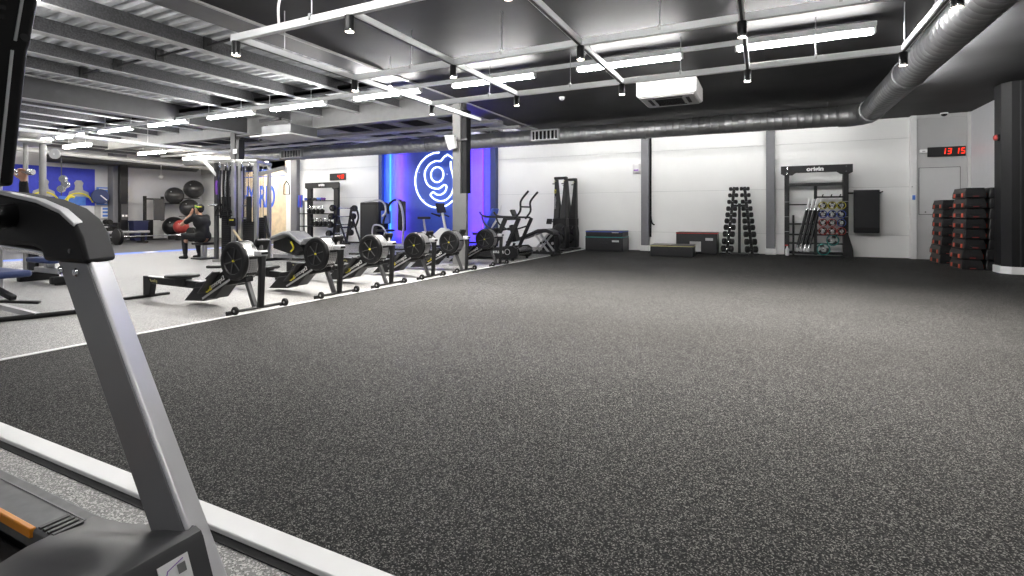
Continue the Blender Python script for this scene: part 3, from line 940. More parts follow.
# ------------------------------------------------------------------ rowing machines
def make_rower(label):
    r = thing('rowing_machine', label, 'rowing machine', (-5.0, 3.83, 0), 0, 'rowing machines along the white edging')
    # flywheel cage: two dark shells, bright perforated band between
    fx, fz = -0.56, 0.54
    for s in (-1, 1):
        k = MB().lathe([(0.0, 0.085), (0.145, 0.092), (0.152, 0.106), (0.175, 0.112), (0.205, 0.104), (0.219, 0.085), (0.219, 0.066), (0.05, 0.066), (0, 0.066)], (fx, 0, fz), (0, s, 0), 40).build('flywheel_cover', 'black', r)
        for a in range(0, 360, 60):
            c, q = math.cos(R(a + 15)), math.sin(R(a + 15))
            MB().beam((fx + 0.02*c, s*0.098, fz + 0.02*q), (fx + 0.14*c, s*0.098, fz + 0.14*q), 0.01, 0.008, (0, 1, 0)).build('spoke', 'steel_dark', k, smooth=False)
        MB().lathe([(0, 0.104), (0.012, 0.103), (0.014, 0.085), (0, 0.085)], (fx, 0, fz), (0, s, 0), 14).build('hub', 'yellow', k)
    band = MB().lathe([(0.200, -0.07), (0.2185, -0.07), (0.2185, 0.07), (0.200, 0.07), (0.200, -0.07)], (fx, 0, fz), (0, 1, 0), 44).build('perforated_band', 'alu', r)
    mb = MB()
    for a in range(0, 360, 6):
        for y in (-0.045, -0.015, 0.015, 0.045):
            mb.cbox((fx + 0.219*math.cos(R(a)), y, fz + 0.219*math.sin(R(a))), (0.002, 0.012, 0.010), (0, -R(a), 0))
    mb.build('holes', 'steel_dark', band, smooth=False)
    for a in (75, 10, -40, 140, 215, 285):
        c, q = math.cos(R(a)), math.sin(R(a))
        MB().beam((fx + 0.223*c, -0.06, fz + 0.223*q), (fx + 0.223*c, 0.06, fz + 0.223*q), 0.03, 0.008, (c, 0, q)).build('clip', 'black', r, bevel=0.002)
    # front legs
    MB().prism([(-0.11, 0.62), (-0.035, 0.63), (-0.025, 0.6), (-0.06, 0.04), (-0.105, 0.04), (-0.085, 0.5)], -0.03, 0.03, 'y').build('leg', 'blackmetal', r, bevel=0.008)
    MB().beam((-0.32, 0, 0.36), (-0.17, 0, 0.035), 0.05, 0.045).build('leg', 'grey_plastic', r, bevel=0.006)
    MB().cyl((-0.075, -0.37, 0.032), (-0.075, 0.37, 0.032), 0.016, n=12).build('foot_bar', 'blackmetal', r)
    for y in (-0.30, 0.32):
        k = MB().lathe([(0.012, -0.015), (0.04, -0.016), (0.045, -0.01), (0.045, 0.01), (0.04, 0.016), (0.012, 0.015), (0.012, -0.015)], (-0.035, y, 0.047), (0, 1, 0), 20).build('wheel', 'rubber_black', r)
        MB().cyl((-0.035, y - 0.017, 0.047), (-0.035, y + 0.017, 0.047), 0.013, n=12).build('hub', 'alu', k)
    # silver head block and handle
    hb = MB().box(-0.13, -0.02, -0.05, 0.05, 0.60, 0.66).build('head_block', 'silver', r, bevel=0.012)
    MB().box(-0.015, -0.018, -0.04, 0.04, 0.62, 0.645).build('badge', 'black', hb, smooth=False)
    MB().tube([(-0.86, -0.20, 0.47), (-0.84, -0.07, 0.46), (-0.84, 0.07, 0.46), (-0.86, 0.20, 0.47)], 0.016, 10).build('handle', 'rubber_black', r)
    MB().beam((-0.30, 0.06, 0.62), (-0.40, 0.13, 0.70), 0.04, 0.03).build('monitor_arm', 'blackmetal', r, bevel=0.005)
    mo = MB().cbox((-0.42, 0.15, 0.715), (0.05, 0.17, 0.13), (0, R(25), 0)).build('monitor', 'black', r, bevel=0.012)
    MB().cbox((-0.447, 0.15, 0.702), (0.004, 0.13, 0.08), (0, R(25), 0)).build('display', 'grey_plastic', mo, smooth=False)
    # sloping main beam with footboard
    mbm = MB().beam((-0.42, 0, 0.36), (-1.30, 0, 0.20), 0.10, 0.10).build('main_beam', 'black', r, bevel=0.01)
    sh = MB().prism([(-0.66, 0.42), (-0.72, 0.44), (-1.12, 0.22), (-1.28, 0.20), (-1.30, 0.17), (-1.46, 0.035), (-1.10, 0.055), (-1.02, 0.09), (-0.90, 0.10), (-0.70, 0.29)], -0.09, 0.09, 'y').build('shroud', 'black', r, bevel=0.01)
    for s in (-1, 1):
        fb = MB().beam((-0.80, s*0.13, 0.41), (-1.06, s*0.13, 0.16), 0.10, 0.016, (0.7, 0, 0.7)).build('footboard', 'grey_plastic', r, bevel=0.006)
        MB().tube([(-0.90, s*0.19, 0.33), (-0.87, s*0.13, 0.40), (-0.90, s*0.07, 0.33)], 0.010, 8, flat=2.0).build('strap', 'black_matte', fb)
        MB().beam((-0.62, s*0.096, 0.33), (-1.10, s*0.096, 0.085), 0.006, 0.022, (0, 0, 1)).build('side_strip', 'alu', sh, smooth=False)
    # lettering on the near side
    ang = math.atan2(0.24, 0.46)
    t1 = text('C2', 0.105, (-1.005, -0.0925, 0.205), (R(90), -ang, 0), 'yellow', 'lettering', sh, 0.001, 1.0, 0.003)
    text('concept2', 0.072, (-0.835, -0.0925, 0.290), (R(90), -ang, 0), 'white', 'lettering', sh, 0.001)
    # monorail, seat, rear leg
    rl = MB().beam((-1.15, 0, 0.215), (-2.36, 0, 0.225), 0.055, 0.085).build('rail', 'black', r, bevel=0.006)
    MB().beam((-1.15, 0, 0.262), (-2.34, 0, 0.272), 0.05, 0.008).build('rail_top', 'alu', rl, smooth=False)
    text('RowErg', 0.05, (-2.18, -0.0295, 0.222), (R(90), 0, 0), 'khaki', 'lettering', rl, 0.001)
    se = MB().loft([[(-1.62 + dx*k, dy*k, z) for dx, dy in ((-0.13, -0.15), (-0.14, 0), (-0.13, 0.15), (0, 0.17), (0.11, 0.14), (0.12, 0), (0.11, -0.14), (0, -0.17))] for k, z in ((0.85, 0.285), (1.0, 0.300), (1.0, 0.318), (0.9, 0.330))]).build('seat', 'black', r, angle=60)
    MB().box(-1.72, -1.52, -0.05, 0.05, 0.19, 0.286).build('seat_carriage', 'blackmetal', r, bevel=0.008)
    MB().prism([(-2.40, 0.275), (-2.30, 0.275), (-2.22, 0.19), (-2.26, 0.03), (-2.40, 0.03)], -0.035, 0.035, 'y').build('leg', 'blackmetal', r, bevel=0.006)
    MB().box(-2.40, -2.33, -0.26, 0.26, 0.0, 0.032).build('rear_foot', 'rubber_black', r, bevel=0.006)
    MB().box(-0.10, -0.05, -0.36, -0.30, 0.0, 0.018).box(-0.10, -0.05, 0.30, 0.36, 0.0, 0.018).build('foot_pad', 'rubber_black', r, bevel=0.003)
    for o in r.children:
        n = o.name.split('.')[0]
        front = n in ('foot_bar', 'wheel', 'foot_pad')
        leg = n == 'head_block' or (n == 'leg' and max(v.co.x for v in o.data.vertices) > -1)
        o.location.x += 0.075 if front else (0.125 if leg else 0.28)
    return r


rw = make_rower('black rowing machine nearest the treadmill, whole rail in view')
for i, (y, lab) in enumerate(((4.99, 'second black rowing machine from the treadmill'), (6.02, 'third black rowing machine from the treadmill'),
                              (7.09, 'fourth black rowing machine from the treadmill'), (8.15, 'fifth black rowing machine, beside the grey column'),
                              (9.51, 'sixth black rowing machine, in front of the curved treadmill'))):
    dup(rw, (-5.0, y, 0), lab)

# ------------------------------------------------------------------ curved treadmill with handlebar frame
ct = thing('curved_treadmill', 'black curved treadmill with handlebar frame past the last rowing machine', 'treadmill', (-5.42, 11.0, 0))
for s in (-1, 1):
    MB().prism([(0.30, 0.05), (0.36, 0.12), (0.34, 0.27), (0.24, 0.33), (-0.10, 0.30), (-0.55, 0.245), (-1.1, 0.22), (-1.55, 0.26), (-1.66, 0.25), (-1.70, 0.10), (-1.6, 0.05)], s*0.40 - 0.05, s*0.40 + 0.05, 'y').build('side_frame', 'black', ct, bevel=0.015)
mb = MB()
top = [(0.26, 0.30), (0.10, 0.27), (-0.2, 0.225), (-0.6, 0.195), (-1.0, 0.185), (-1.35, 0.205), (-1.6, 0.24)]
mb.prism(top + [(x, z - 0.06) for x, z in top[::-1]], -0.34, 0.34, 'y')
mb.build('running_belt', 'belt', ct)
MB().cyl((0.27, -0.345, 0.20), (0.27, 0.345, 0.20), 0.105, n=24).build('front_roller', 'black_gloss', ct)
for sx in (0.22, -1.55):
    for s in (-1, 1):
        MB().cyl((sx, s*0.40, 0.0), (sx, s*0.40, 0.055), 0.035, n=14).build('foot', 'rubber_black', ct)
text('assault', 0.11, (-0.13, -0.452, 0.20), (R(90), 0, 0), 'white', 'lettering', ct, 0.001)
MB().lathe([(0.055, 0), (0.07, 0), (0.07, 0.004), (0.055, 0.004), (0.055, 0)], (0.11, -0.456, 0.20), (0, 1, 0), 24).build('badge_ring', 'alu', ct)
for s in (-1, 1):
    MB().beam((-0.30, s*0.36, 0.28), (0.02, s*0.36, 0.98), 0.06, 0.10, (1, 0, 0)).build('post', 'blackmetal', ct, bevel=0.01)
    MB().beam((0.02, s*0.36, 0.26), (0.36, s*0.36, 0.98), 0.05, 0.08, (1, 0, 0)).build('post', 'blackmetal', ct, bevel=0.01)
    MB().tube(spline([(0.32, s*0.36, 0.99), (-0.1, s*0.36, 1.0), (-0.55, s*0.36, 1.02), (-0.68, s*0.36, 1.12)], 5), 0.024, 10).build('handrail', 'blackmetal', ct)
    MB().tube(spline([(0.30, s*0.36, 0.80), (-0.2, s*0.36, 0.68), (-0.52, s*0.36, 0.82), (-0.62, s*0.36, 1.02)], 5), 0.02, 10).build('lower_bar', 'blackmetal', ct)
    MB().tube(spline([(0.22, s*0.30, 0.96), (0.36, s*0.29, 1.14), (0.36, s*0.27, 1.34), (0.43, s*0.27, 1.46), (0.56, s*0.27, 1.60)], 5), 0.025, 10).build('push_handle', 'black', ct)
MB().tube([(0.36, -0.28, 1.24), (0.36, 0.28, 1.24)], 0.02, 10).build('cross_bar', 'blackmetal', ct)
MB().tube([(0.0, -0.36, 0.95), (0.0, 0.36, 0.95)], 0.022, 10).build('cross_bar', 'blackmetal', ct)
MB().cbox((0.08, 0, 0.62), (0.10, 0.26, 0.40), (0, R(-15), 0)).build('resistance_unit', 'black', ct, bevel=0.02)
MB().cbox((0.05, 0, 1.10), (0.05, 0.22, 0.16), (0, R(-25), 0)).build('monitor', 'black', ct, bevel=0.01)

# ------------------------------------------------------------------ ergometer bike between treadmill and ski machines
be = thing('incline_bench', 'low black padded bench with a silver scissor frame, left of the ski machines', 'bench', (-5.12, 12.35, 0))
MB().loft([[(x, s*w, z), (x, -s*w, z), (x, -s*w, z + h), (x, s*w, z + h)] for s in (1,) for x, w, z, h in ((-1.05, 0.20, 0.30, 0.05), (-0.55, 0.22, 0.42, 0.08), (-0.12, 0.24, 0.585, 0.10), (0.12, 0.24, 0.60, 0.10), (0.30, 0.22, 0.54, 0.09))]).build('pad', 'vinyl', be, bevel=0.02)
for s in (-1, 1):
    MB().beam((-0.25, s*0.17, 0.10), (0.15, s*0.17, 0.56), 0.03, 0.05).build('scissor_arm', 'alu', be, bevel=0.004)
    MB().beam((0.18, s*0.19, 0.10), (-0.2, s*0.19, 0.54), 0.03, 0.05).build('scissor_arm', 'alu', be, bevel=0.004)
    MB().cyl((-0.03, s*0.15, 0.33), (-0.03, s*0.21, 0.33), 0.03, n=14).build('pivot', 'chrome', be)
    MB().beam((-1.0, s*0.2, 0.08), (0.35, s*0.2, 0.08), 0.05, 0.07).build('base_rail', 'blackmetal', be, bevel=0.006)
for x in (-0.98, 0.30):
    MB().box(x - 0.04, x + 0.04, -0.28, 0.28, 0.0, 0.06).build('foot', 'rubber_black', be, bevel=0.006)
    MB().beam((x, 0, 0.05), (x*0.9 + (0.03 if x > 0 else 0), 0, 0.50 if x > 0 else 0.30), 0.06, 0.06).build('leg', 'blackmetal', be, bevel=0.005)

rc = thing('rear_drive_bike', 'black fan box with a white badge standing before the ski machines', 'exercise bike', (-5.2, 13.05, 0))
MB().prism([(-0.20, 0.12), (0.18, 0.10), (0.24, 0.25), (0.20, 0.52), (0.08, 0.56), (-0.16, 0.50), (-0.26, 0.32)], -0.10, 0.10, 'y').build('fan_cage', 'black', rc, bevel=0.03)
MB().lathe([(0.0, -0.104), (0.04, -0.104), (0.04, -0.098), (0.0, -0.098)], (0.05, 0, 0.28), (0, 1, 0), 20).build('badge', 'white', rc)
MB().box(-0.28, 0.20, -0.05, 0.05, 0.09, 0.20).build('frame', 'blackmetal', rc, bevel=0.01)
for x in (-0.26, 0.18):
    MB().box(x - 0.03, x + 0.03, -0.25, 0.25, 0.0, 0.05).build('foot', 'rubber_black', rc, bevel=0.006)
    MB().beam((x, 0, 0.04), (x, 0, 0.14), 0.05, 0.05).build('leg', 'blackmetal', rc)
MB().tube(spline([(-0.1, 0, 0.55), (0.1, -0.1, 0.72), (0.30, -0.15, 0.80), (0.38, -0.15, 0.74)], 5), 0.018, 8).build('handlebar', 'blackmetal', rc)

# ------------------------------------------------------------------ ski machines
def make_ski(label, loc):
    k = thing('ski_machine', label, 'ski machine', loc, R(-8), 'ski machines by the back wall')
    # tapering tower: two black side rails with a pale gap, leaning back slightly toward +Y
    for s in (-1, 1):
        MB().loft([[(s*a, y0, z), (s*0.20, y0, z), (s*0.20, d + y0, z), (s*a, d + y0, z)] for a, y0, d, z in ((0.01, -0.02, 0.20, 0.95), (0.015, 0.0, 0.17, 1.15), (0.075, 0.03, 0.13, 1.65), (0.115, 0.05, 0.10, 2.12))]).build('side_rail', 'black', k, bevel=0.01)
    MB().box(-0.20, 0.20, 0.0, 0.15, 2.10, 2.18).build('top_cap', 'black', k, bevel=0.02)
    text('concept2', 0.10, (-0.155, -0.015, 1.42), (R(90), R(-88), 0), 'flange', 'lettering', k, 0.001)
    text('C2', 0.10, (-0.155, 0.0, 1.75), (R(90), R(-88), 0), 'yellow', 'lettering', k, 0.001)
    MB().loft([[(-0.22, -0.04, z0), (0.22, -0.04, z0), (0.22, 0.18, z0), (-0.22, 0.18, z0)] for z0 in (0.72, 0.95)]).build('neck', 'black', k, bevel=0.02)
    MB().prism([(-0.24, 0.06), (0.24, 0.06), (0.25, 0.5), (0.21, 0.74), (-0.21, 0.74), (-0.25, 0.5)], -0.06, 0.18, 'y').build('fan_housing', 'black', k, bevel=0.025)
    MB().lathe([(0, 0.0), (0.16, 0.0), (0.18, 0.02), (0.18, 0.05), (0, 0.05)], (0, -0.10, 0.36), (0, 1, 0), 32).build('fan_cover', 'black_gloss', k)
    MB().box(-0.03, 0.05, -0.106, -0.10, 0.28, 0.40).build('badge', 'flange', k, bevel=0.003)
    MB().cbox((-0.26, -0.16, 0.86), (0.17, 0.05, 0.16), (R(-20), 0, 0)).build('monitor', 'black', k, bevel=0.012)
    MB().beam((-0.16, 0.02, 0.84), (-0.26, -0.14, 0.86), 0.04, 0.03).build('monitor_arm', 'blackmetal', k)
    for s in (-1, 1):
        h = MB().tube([(s*0.15, 0.08, 2.06), (s*0.15, -0.06, 2.05), (s*0.15, -0.07, 1.98)], 0.006, 6).build('cord', 'khaki', k)
        MB().tube([(s*0.15 - 0.05, -0.07, 1.97), (s*0.15 + 0.05, -0.07, 1.97)], 0.014, 8).build('handle', 'black', h)
    MB().box(-0.30, 0.30, -0.30, 0.20, 0.0, 0.05).build('base', 'blackmetal', k, bevel=0.01)
    MB().tube(spline([(0.1, -0.06, 0.62), (0.22, -0.22, 0.70), (0.28, -0.3, 0.66), (0.2, -0.12, 0.45)], 5), 0.014, 8).build('power_cord', 'black', k)
    return k


sk = make_ski('taller looking black ski machine, nearer the bench', (-5.42, 14.2, 0))
dup(sk, (-5.38, 14.95, 0), 'black ski machine nearest the back wall', rz=R(-8))

# ------------------------------------------------------------------ soft plyo boxes by the back wall
def soft_box(name, label, loc, w, d, h, trim, rz=0.0, handles=True, group=None, badge=True):
    b = thing(name, label, 'plyo box', loc, rz, group)
    MB().box(-w/2, w/2, -d/2, d/2, 0, h - 0.035).build('body', 'vinyl', b, bevel=0.02, seg=3)
    MB().box(-w/2 - 0.004, w/2 + 0.004, -d/2 - 0.004, d/2 + 0.004, h - 0.037, h - 0.018).build('piping', trim, b, bevel=0.006)
    MB().box(-w/2, w/2, -d/2, d/2, h - 0.02, h).build('top', 'vinyl', b, bevel=0.008)
    if badge:
        MB().box(w*0.22, w*0.40, -d/2 - 0.003, -d/2 + 0.01, h*0.62, h*0.74).build('badge', 'flange', b, bevel=0.002)
    if handles:
        MB().tube([(-0.10, -d/2 + 0.005, h*0.55), (-0.09, -d/2 - 0.02, h*0.53), (0.09, -d/2 - 0.02, h*0.53), (0.10, -d/2 + 0.005, h*0.55)], 0.008, 6, flat=2).build('strap_handle', 'black_matte', b)
    return b
soft_box('plyo_box', 'wide black soft plyo box with teal edge, under the blue edged one', (-4.2, 14.95, 0.0), 1.12, 0.75, 0.43, 'teal')
soft_box('plyo_box', 'thin black soft plyo box with blue edge, on top of the teal edged one', (-4.2, 14.95, 0.43), 1.10, 0.74, 0.16, 'blue', handles=False)
soft_box('plyo_box', 'low flat black soft plyo box with pale yellow edge', (-2.12, 13.75, 0.0), 1.05, 0.75, 0.29, 'khaki', R(3), True, badge=False)
b3 = soft_box('plyo_box', 'tall black soft plyo box with red edge against the wall', (-1.66, 15.0, 0.0), 1.06, 0.6, 0.58, 'red', handles=False)
MB().box(-0.17, 0.12, -0.303, -0.29, 0.06, 0.33).build('pale_sheet', 'flange', b3, bevel=0.002)

# ------------------------------------------------------------------ dumbbell tower with dumbbells
dt = thing('dumbbell_tower', 'black A shaped dumbbell tower by the back wall', 'dumbbell rack', (-0.60, 15.0, 0))
MB().box(-0.035, 0.035, -0.03, 0.03, 0.03, 1.36).build('centre_post', 'blackmetal', dt, bevel=0.006)
MB().box(-0.48, 0.48, -0.04, 0.04, 0.0, 0.035).build('foot', 'blackmetal', dt, bevel=0.008)
MB().box(-0.22, 0.22, -0.30, 0.25, 0.0, 0.034).build('foot_plate', 'blackmetal', dt, bevel=0.008)
MB().box(-0.17, 0.17, -0.025, 0.025, 1.27, 1.33).build('cross_bar', 'blackmetal', dt, bevel=0.006)
def arm_x(s, z):
    return s*(0.31 - 0.185*z/1.8)
for s in (-1, 1):
    MB().beam((arm_x(s, 0.0), 0.0, 0.02), (arm_x(s, 1.80), 0.0, 1.80), 0.09, 0.07, (1, 0, 0)).build('leaning_arm', 'blackmetal', dt, bevel=0.006)
zs = [0.145, 0.345, 0.54, 0.72, 0.89, 1.055, 1.22, 1.40, 1.575, 1.745]
for s, sn in ((-1, 'left'), (1, 'right')):
    for i, z in enumerate(zs):
        big = 1.0 - 0.40*i/9
        x = arm_x(s, z)
        for q in (-1, 1):
            MB().tube([(x + q*0.03, -0.04, z - 0.055), (x + q*0.03, -0.13, z - 0.05), (x + q*0.03, -0.165, z - 0.015)], 0.009, 6).build('cradle', 'blackmetal', dt)
        d = thing('dumbbell', '%s black dumbbell from the bottom on the %s arm of the dumbbell tower' % (ORD[i], sn), 'dumbbell', (-0.60 + x, 14.885, z), 0, 'dumbbells on the tower')
        r = 0.086*big
        for q in (-1, 1):
            MB().lathe([(0, 0.045), (r*0.8, 0.045), (r, 0.058), (r, 0.058 + 0.08*big), (r*0.8, 0.07 + 0.08*big), (0, 0.07 + 0.08*big)], (0, 0, 0), (q*0.95, q*s*0.25, 0.0), 6 if i > 6 else 16).build('head', 'rubber_black', d, bevel=0.004)
        MB().cyl((-0.05, -s*0.013, 0), (0.05, s*0.013, 0), 0.016, n=10).build('grip', 'chrome', d)

# ------------------------------------------------------------------ plate rack with bars
rk = thing('storage_rack', 'tall black storage rack holding weight plates and bars, on the back wall', 'storage rack', (1.16, 15.0, 0))
for s in (-1, 1):
    MB().box(s*0.64 - 0.055, s*0.64 + 0.055, -0.05, 0.06, 0.0, 2.30).build('upright', 'blackmetal', rk, bevel=0.006)
    MB().box(s*0.64 - 0.04, s*0.64 + 0.04, 0.20, 0.28, 0.0, 2.2).build('rear_upright', 'blackmetal', rk, bevel=0.006)
    MB().box(s*0.64 - 0.07, s*0.64 + 0.07, -0.14, 0.32, 0.0, 0.02).build('base_plate', 'blackmetal', rk, bevel=0.004)
    for z in (0.62, 1.0, 1.38):
        MB().box(s*0.64 - 0.06, s*0.64 + 0.06, -0.056, -0.045, z, z + 0.012).build('marker', 'flange', rk, smooth=False)
MB().prism([(0.58, 0.0), (0.80, 0.0), (0.79, 0.20), (0.68, 0.62), (0.58, 0.62)], -0.055, -0.03, 'y').build('gusset', 'blackmetal', rk, bevel=0.004)
MB().prism([(-0.78, 2.30), (0.78, 2.30), (0.78, 2.10), (0.70, 2.06), (0.52, 2.06), (0.44, 2.12), (-0.44, 2.12), (-0.52, 2.06), (-0.70, 2.06), (-0.78, 2.10)], -0.085, -0.06, 'y').build('header', 'black', rk, bevel=0.006)
text('origin', 0.14, (-0.02, -0.088, 2.205), (R(90), 0, 0), 'white', 'lettering', rk, 0.001, 1.0, 0.006, 1.15)
for s in (-1, 1):
    for z in (2.12, 2.25):
        MB().cyl((s*0.64, -0.095, z), (s*0.64, -0.085, z), 0.016, n=10).build('bolt', 'chrome', rk)
MB().box(-0.60, 0.60, -0.04, 0.02, 1.78, 1.86).build('cross_bar', 'blackmetal', rk, bevel=0.006)
MB().box(-0.04, 0.03, -0.045, 0.02, 0.05, 1.80).build('middle_post', 'blackmetal', rk, bevel=0.006)
MB().box(-0.6, 0.6, -0.05, 0.25, 0.06, 0.12).build('bottom_shelf', 'blackmetal', rk, bevel=0.006)
for z in (0.33, 0.55, 0.82, 0.96):
    if z != 0.96:
        MB().box(-0.60, -0.04 if z > 0.6 else 0.60, 0.0, 0.04, z - 0.02, z + 0.02).build('cross_bar', 'blackmetal', rk, bevel=0.004)
MB().box(-0.60, -0.04, 0.0, 0.04, 1.30, 1.33).build('cross_bar', 'blackmetal', rk, bevel=0.004)
MB().box(0.03, 0.60, -0.03, 0.02, 1.48, 1.52).build('cross_bar', 'blackmetal', rk, bevel=0.004)
for i in range(3):
    x = 0.13 + i*0.185
    MB().tube([(x - 0.03, -0.03, 1.49), (x, -0.10, 1.50), (x + 0.02, -0.15, 1.56)], 0.014, 8).build('hook', 'blackmetal', rk)
rows = (1.285, 1.07, 0.86, 0.655)
for z in rows:
    for i in range(3):
        x = 0.14 + i*0.195
        MB().cyl((x, 0.05, z), (x, -0.20, z), 0.022, n=12).build('peg', 'chrome', rk)
    MB().box(0.03, 0.60, 0.02, 0.06, z - 0.03, z + 0.03).build('peg_rail', 'blackmetal', rk, bevel=0.004)
MB().cyl((0.345, 0.05, 0.43), (0.345, -0.20, 0.43), 0.022, n=12).build('peg', 'chrome', rk)
MB().cyl((0.15, 0.05, 0.20), (0.15, -0.20, 0.20), 0.022, n=12).build('peg', 'chrome', rk)
cols = (('yellow',)*3, ('blue',)*3, ('red', 'red', 'blue'), ('red',)*3)
hcol = ('left', 'middle', 'right')
def plate(x, z, r, c, label):
    p = thing('weight_plate', label, 'weight plate', (1.16 + x, 14.80, z), 0, 'weight plates on the rack')
    # ring with two hand openings: outer ring, inner disc and hub
    MB().lathe([(r*0.80, -0.022), (r, -0.018), (r, 0.018), (r*0.80, 0.022), (r*0.80, -0.022)], (0, 0, 0), (0, 1, 0), 32).build('rim', 'rubber_black', p)
    MB().lathe([(r*0.84, -0.026), (r*0.93, -0.025), (r*0.93, 0.0), (r*0.84, 0.0), (r*0.84, -0.026)], (0, 0, 0), (0, 1, 0), 32).build('colour_band', c, p)
    MB().lathe([(0.026, -0.024), (r*0.42, -0.020), (r*0.42, 0.016), (0.026, 0.02), (0.026, -0.024)], (0, 0, 0), (0, 1, 0), 24).build('hub', 'flange', p)
    for a in (90, 210, 330):
        q = R(a + 20*math.sin(x*40 + z*9))
        MB().beam((r*0.38*math.cos(q), 0, r*0.38*math.sin(q)), (r*0.84*math.cos(q), 0, r*0.84*math.sin(q)), 0.06*r/0.1, 0.034, (0, 1, 0)).build('web', 'rubber_black', p, bevel=0.003)
    return p
rn = ('top', 'second', 'third', 'fourth')
for j, z in enumerate(rows):
    for i in range(3):
        plate(0.14 + i*0.195, z, 0.098, cols[j][i], '%s ringed weight plate, %s of the %s plate row on the rack' % (cols[j][i], hcol[i], rn[j]))
plate(0.345, 0.43, 0.14, 'teal', 'larger teal ringed weight plate on the single peg under the plate rows')
plate(0.15, 0.20, 0.15, 'teal', 'largest teal ringed weight plate, lowest on the rack')
for i in range(4):
    b = thing('barbell', '%s black padded bar from the left leaning in the rack' % ORD[i], 'bar', (1.16 - 0.43 + i*0.085, 14.93, 0.125), 0, 'padded bars leaning in the rack')
    dx = 0.30
    def L(t):
        return (dx*t, -0.04 + 0.05*t, 1.33*t)
    MB().cyl(L(0.0), L(0.07), 0.028, n=12).build('end_sleeve', 'white', b)
    MB().cyl(L(0.07), L(0.12), 0.034, n=12).build('collar', 'chrome', b)
    MB().cyl(L(0.12), L(0.78), 0.038, n=14).build('shaft', 'black', b)
    MB().cyl(L(0.78), L(0.83), 0.03, n=12).build('collar', 'chrome', b)
    MB().cyl(L(0.83), L(1.0), 0.034, n=12).build('end_sleeve', 'white', b)
tag(MB().cyl((0.66, 14.86, 0.02), (0.66, 14.86, 1.05), 0.025, n=12).build('short_bar', 'blackmetal'), 'thin upright black bar at the left of the rack', 'bar')
sb = thing('spray_bottle', 'white spray bottle at the foot of the storage rack', 'bottle', (0.52, 14.80, 0.02))
MB().lathe([(0, 0), (0.04, 0.0), (0.045, 0.02), (0.045, 0.16), (0.02, 0.21), (0.016, 0.24), (0, 0.24)], n=18).build('bottle', 'white', sb)
MB().box(-0.05, 0.02, -0.015, 0.015, 0.24, 0.275).build('trigger_head', 'red', sb, bevel=0.005)

# black mats hung beside the rack
hg = thing('mat_hanger', 'black wall bar from which the exercise mats hang', 'wall hook', (2.24, 15.2, 1.60))
MB().box(-0.42, 0.33, 0.10, 0.2, -0.02, 0.02).build('bar', 'blackmetal', hg, bevel=0.004)
for x in (-0.24, 0.31):
    MB().cyl((x, 0.12, 0), (x, -0.16, 0.01), 0.012, n=8).ell((x, -0.16, 0.012), 0.018).build('peg', 'blackmetal', hg)
em = thing('exercise_mat', 'black exercise mats hanging on the wall beside the storage rack', 'exercise mat', (2.24, 15.0, 0.62), 0)
for i in range(5):
    y = 0.035 + 0.022*i
    MB().box(-0.26, 0.26, y, y + 0.02, 0.0 + 0.004*i, 1.04 + 0.002*i).build('mat_layer', 'vinyl', em, bevel=0.008)
MB().box(-0.26, 0.26, 0.03, 0.15, -0.01, 0.13).build('folded_edge', 'black', em, bevel=0.02)

# wall units
def wall_box(name, lab, cat, loc, w, d, h, m, parts=()):
    o = thing(name, lab, cat, loc)
    MB().box(-w/2, w/2, -d, 0, 0, h).build('case', m, o, bevel=0.012, seg=3)
    for n, b, mm in parts:
        MB().box(*b).build(n, mm, o, bevel=0.003)
    return o
fc = thing('wall_dispenser', 'white rounded wall unit left of the grey column with the hose', 'wall unit', (-3.42, 15.4, 2.28))
MB().loft([[(-0.11, 0, z), (-0.11, -0.06*q, z), (-0.05, -0.12*q, z), (0.05, -0.12*q, z), (0.11, -0.06*q, z), (0.11, 0, z)] for q, z in ((0.5, 0.0), (1.0, 0.06), (1.0, 0.24), (0.6, 0.30))]).build('case', 'white', fc, bevel=0.01)
MB().box(-0.07, 0.07, -0.122, -0.11, 0.08, 0.12).build('window', 'purple', fc, bevel=0.003)
wall_box('alarm_sounder', 'small white box on the alcove wall left of the red clock', 'alarm', (3.38, 15.25, 2.52), 0.14, 0.07, 0.08, 'white', [('lens', (-0.03, 0.03, -0.075, -0.06, 0.02, 0.05), 'flange')])
wall_box('door_sensor', 'white intercom with a blue label on the white corner post', 'intercom', (3.19, 15.2, 1.28), 0.09, 0.03, 0.28, 'white', [('label', (-0.03, 0.03, -0.033, -0.02, 0.13, 0.24), 'sky')])
wall_box('light_switch', 'small white switch high on the white corner post', 'switch', (3.16, 15.2, 1.70), 0.05, 0.02, 0.05, 'white', [('rocker', (-0.012, 0.012, -0.025, -0.015, 0.012, 0.038), 'flange')])
bc = thing('pillar_beacon', 'round red beacon on the black pillar', 'beacon', (3.83, 12.3, 2.46))
MB().cyl((0.0, 0, 0), (-0.03, 0, 0), 0.065, n=20).build('base', 'black', bc)
MB().lathe([(0.055, 0.03), (0.05, 0.06), (0.03, 0.075), (0, 0.08), (0, 0.03)], (0, 0, 0), (-1, 0, 0), 20).build('lens', 'dark_red', bc)

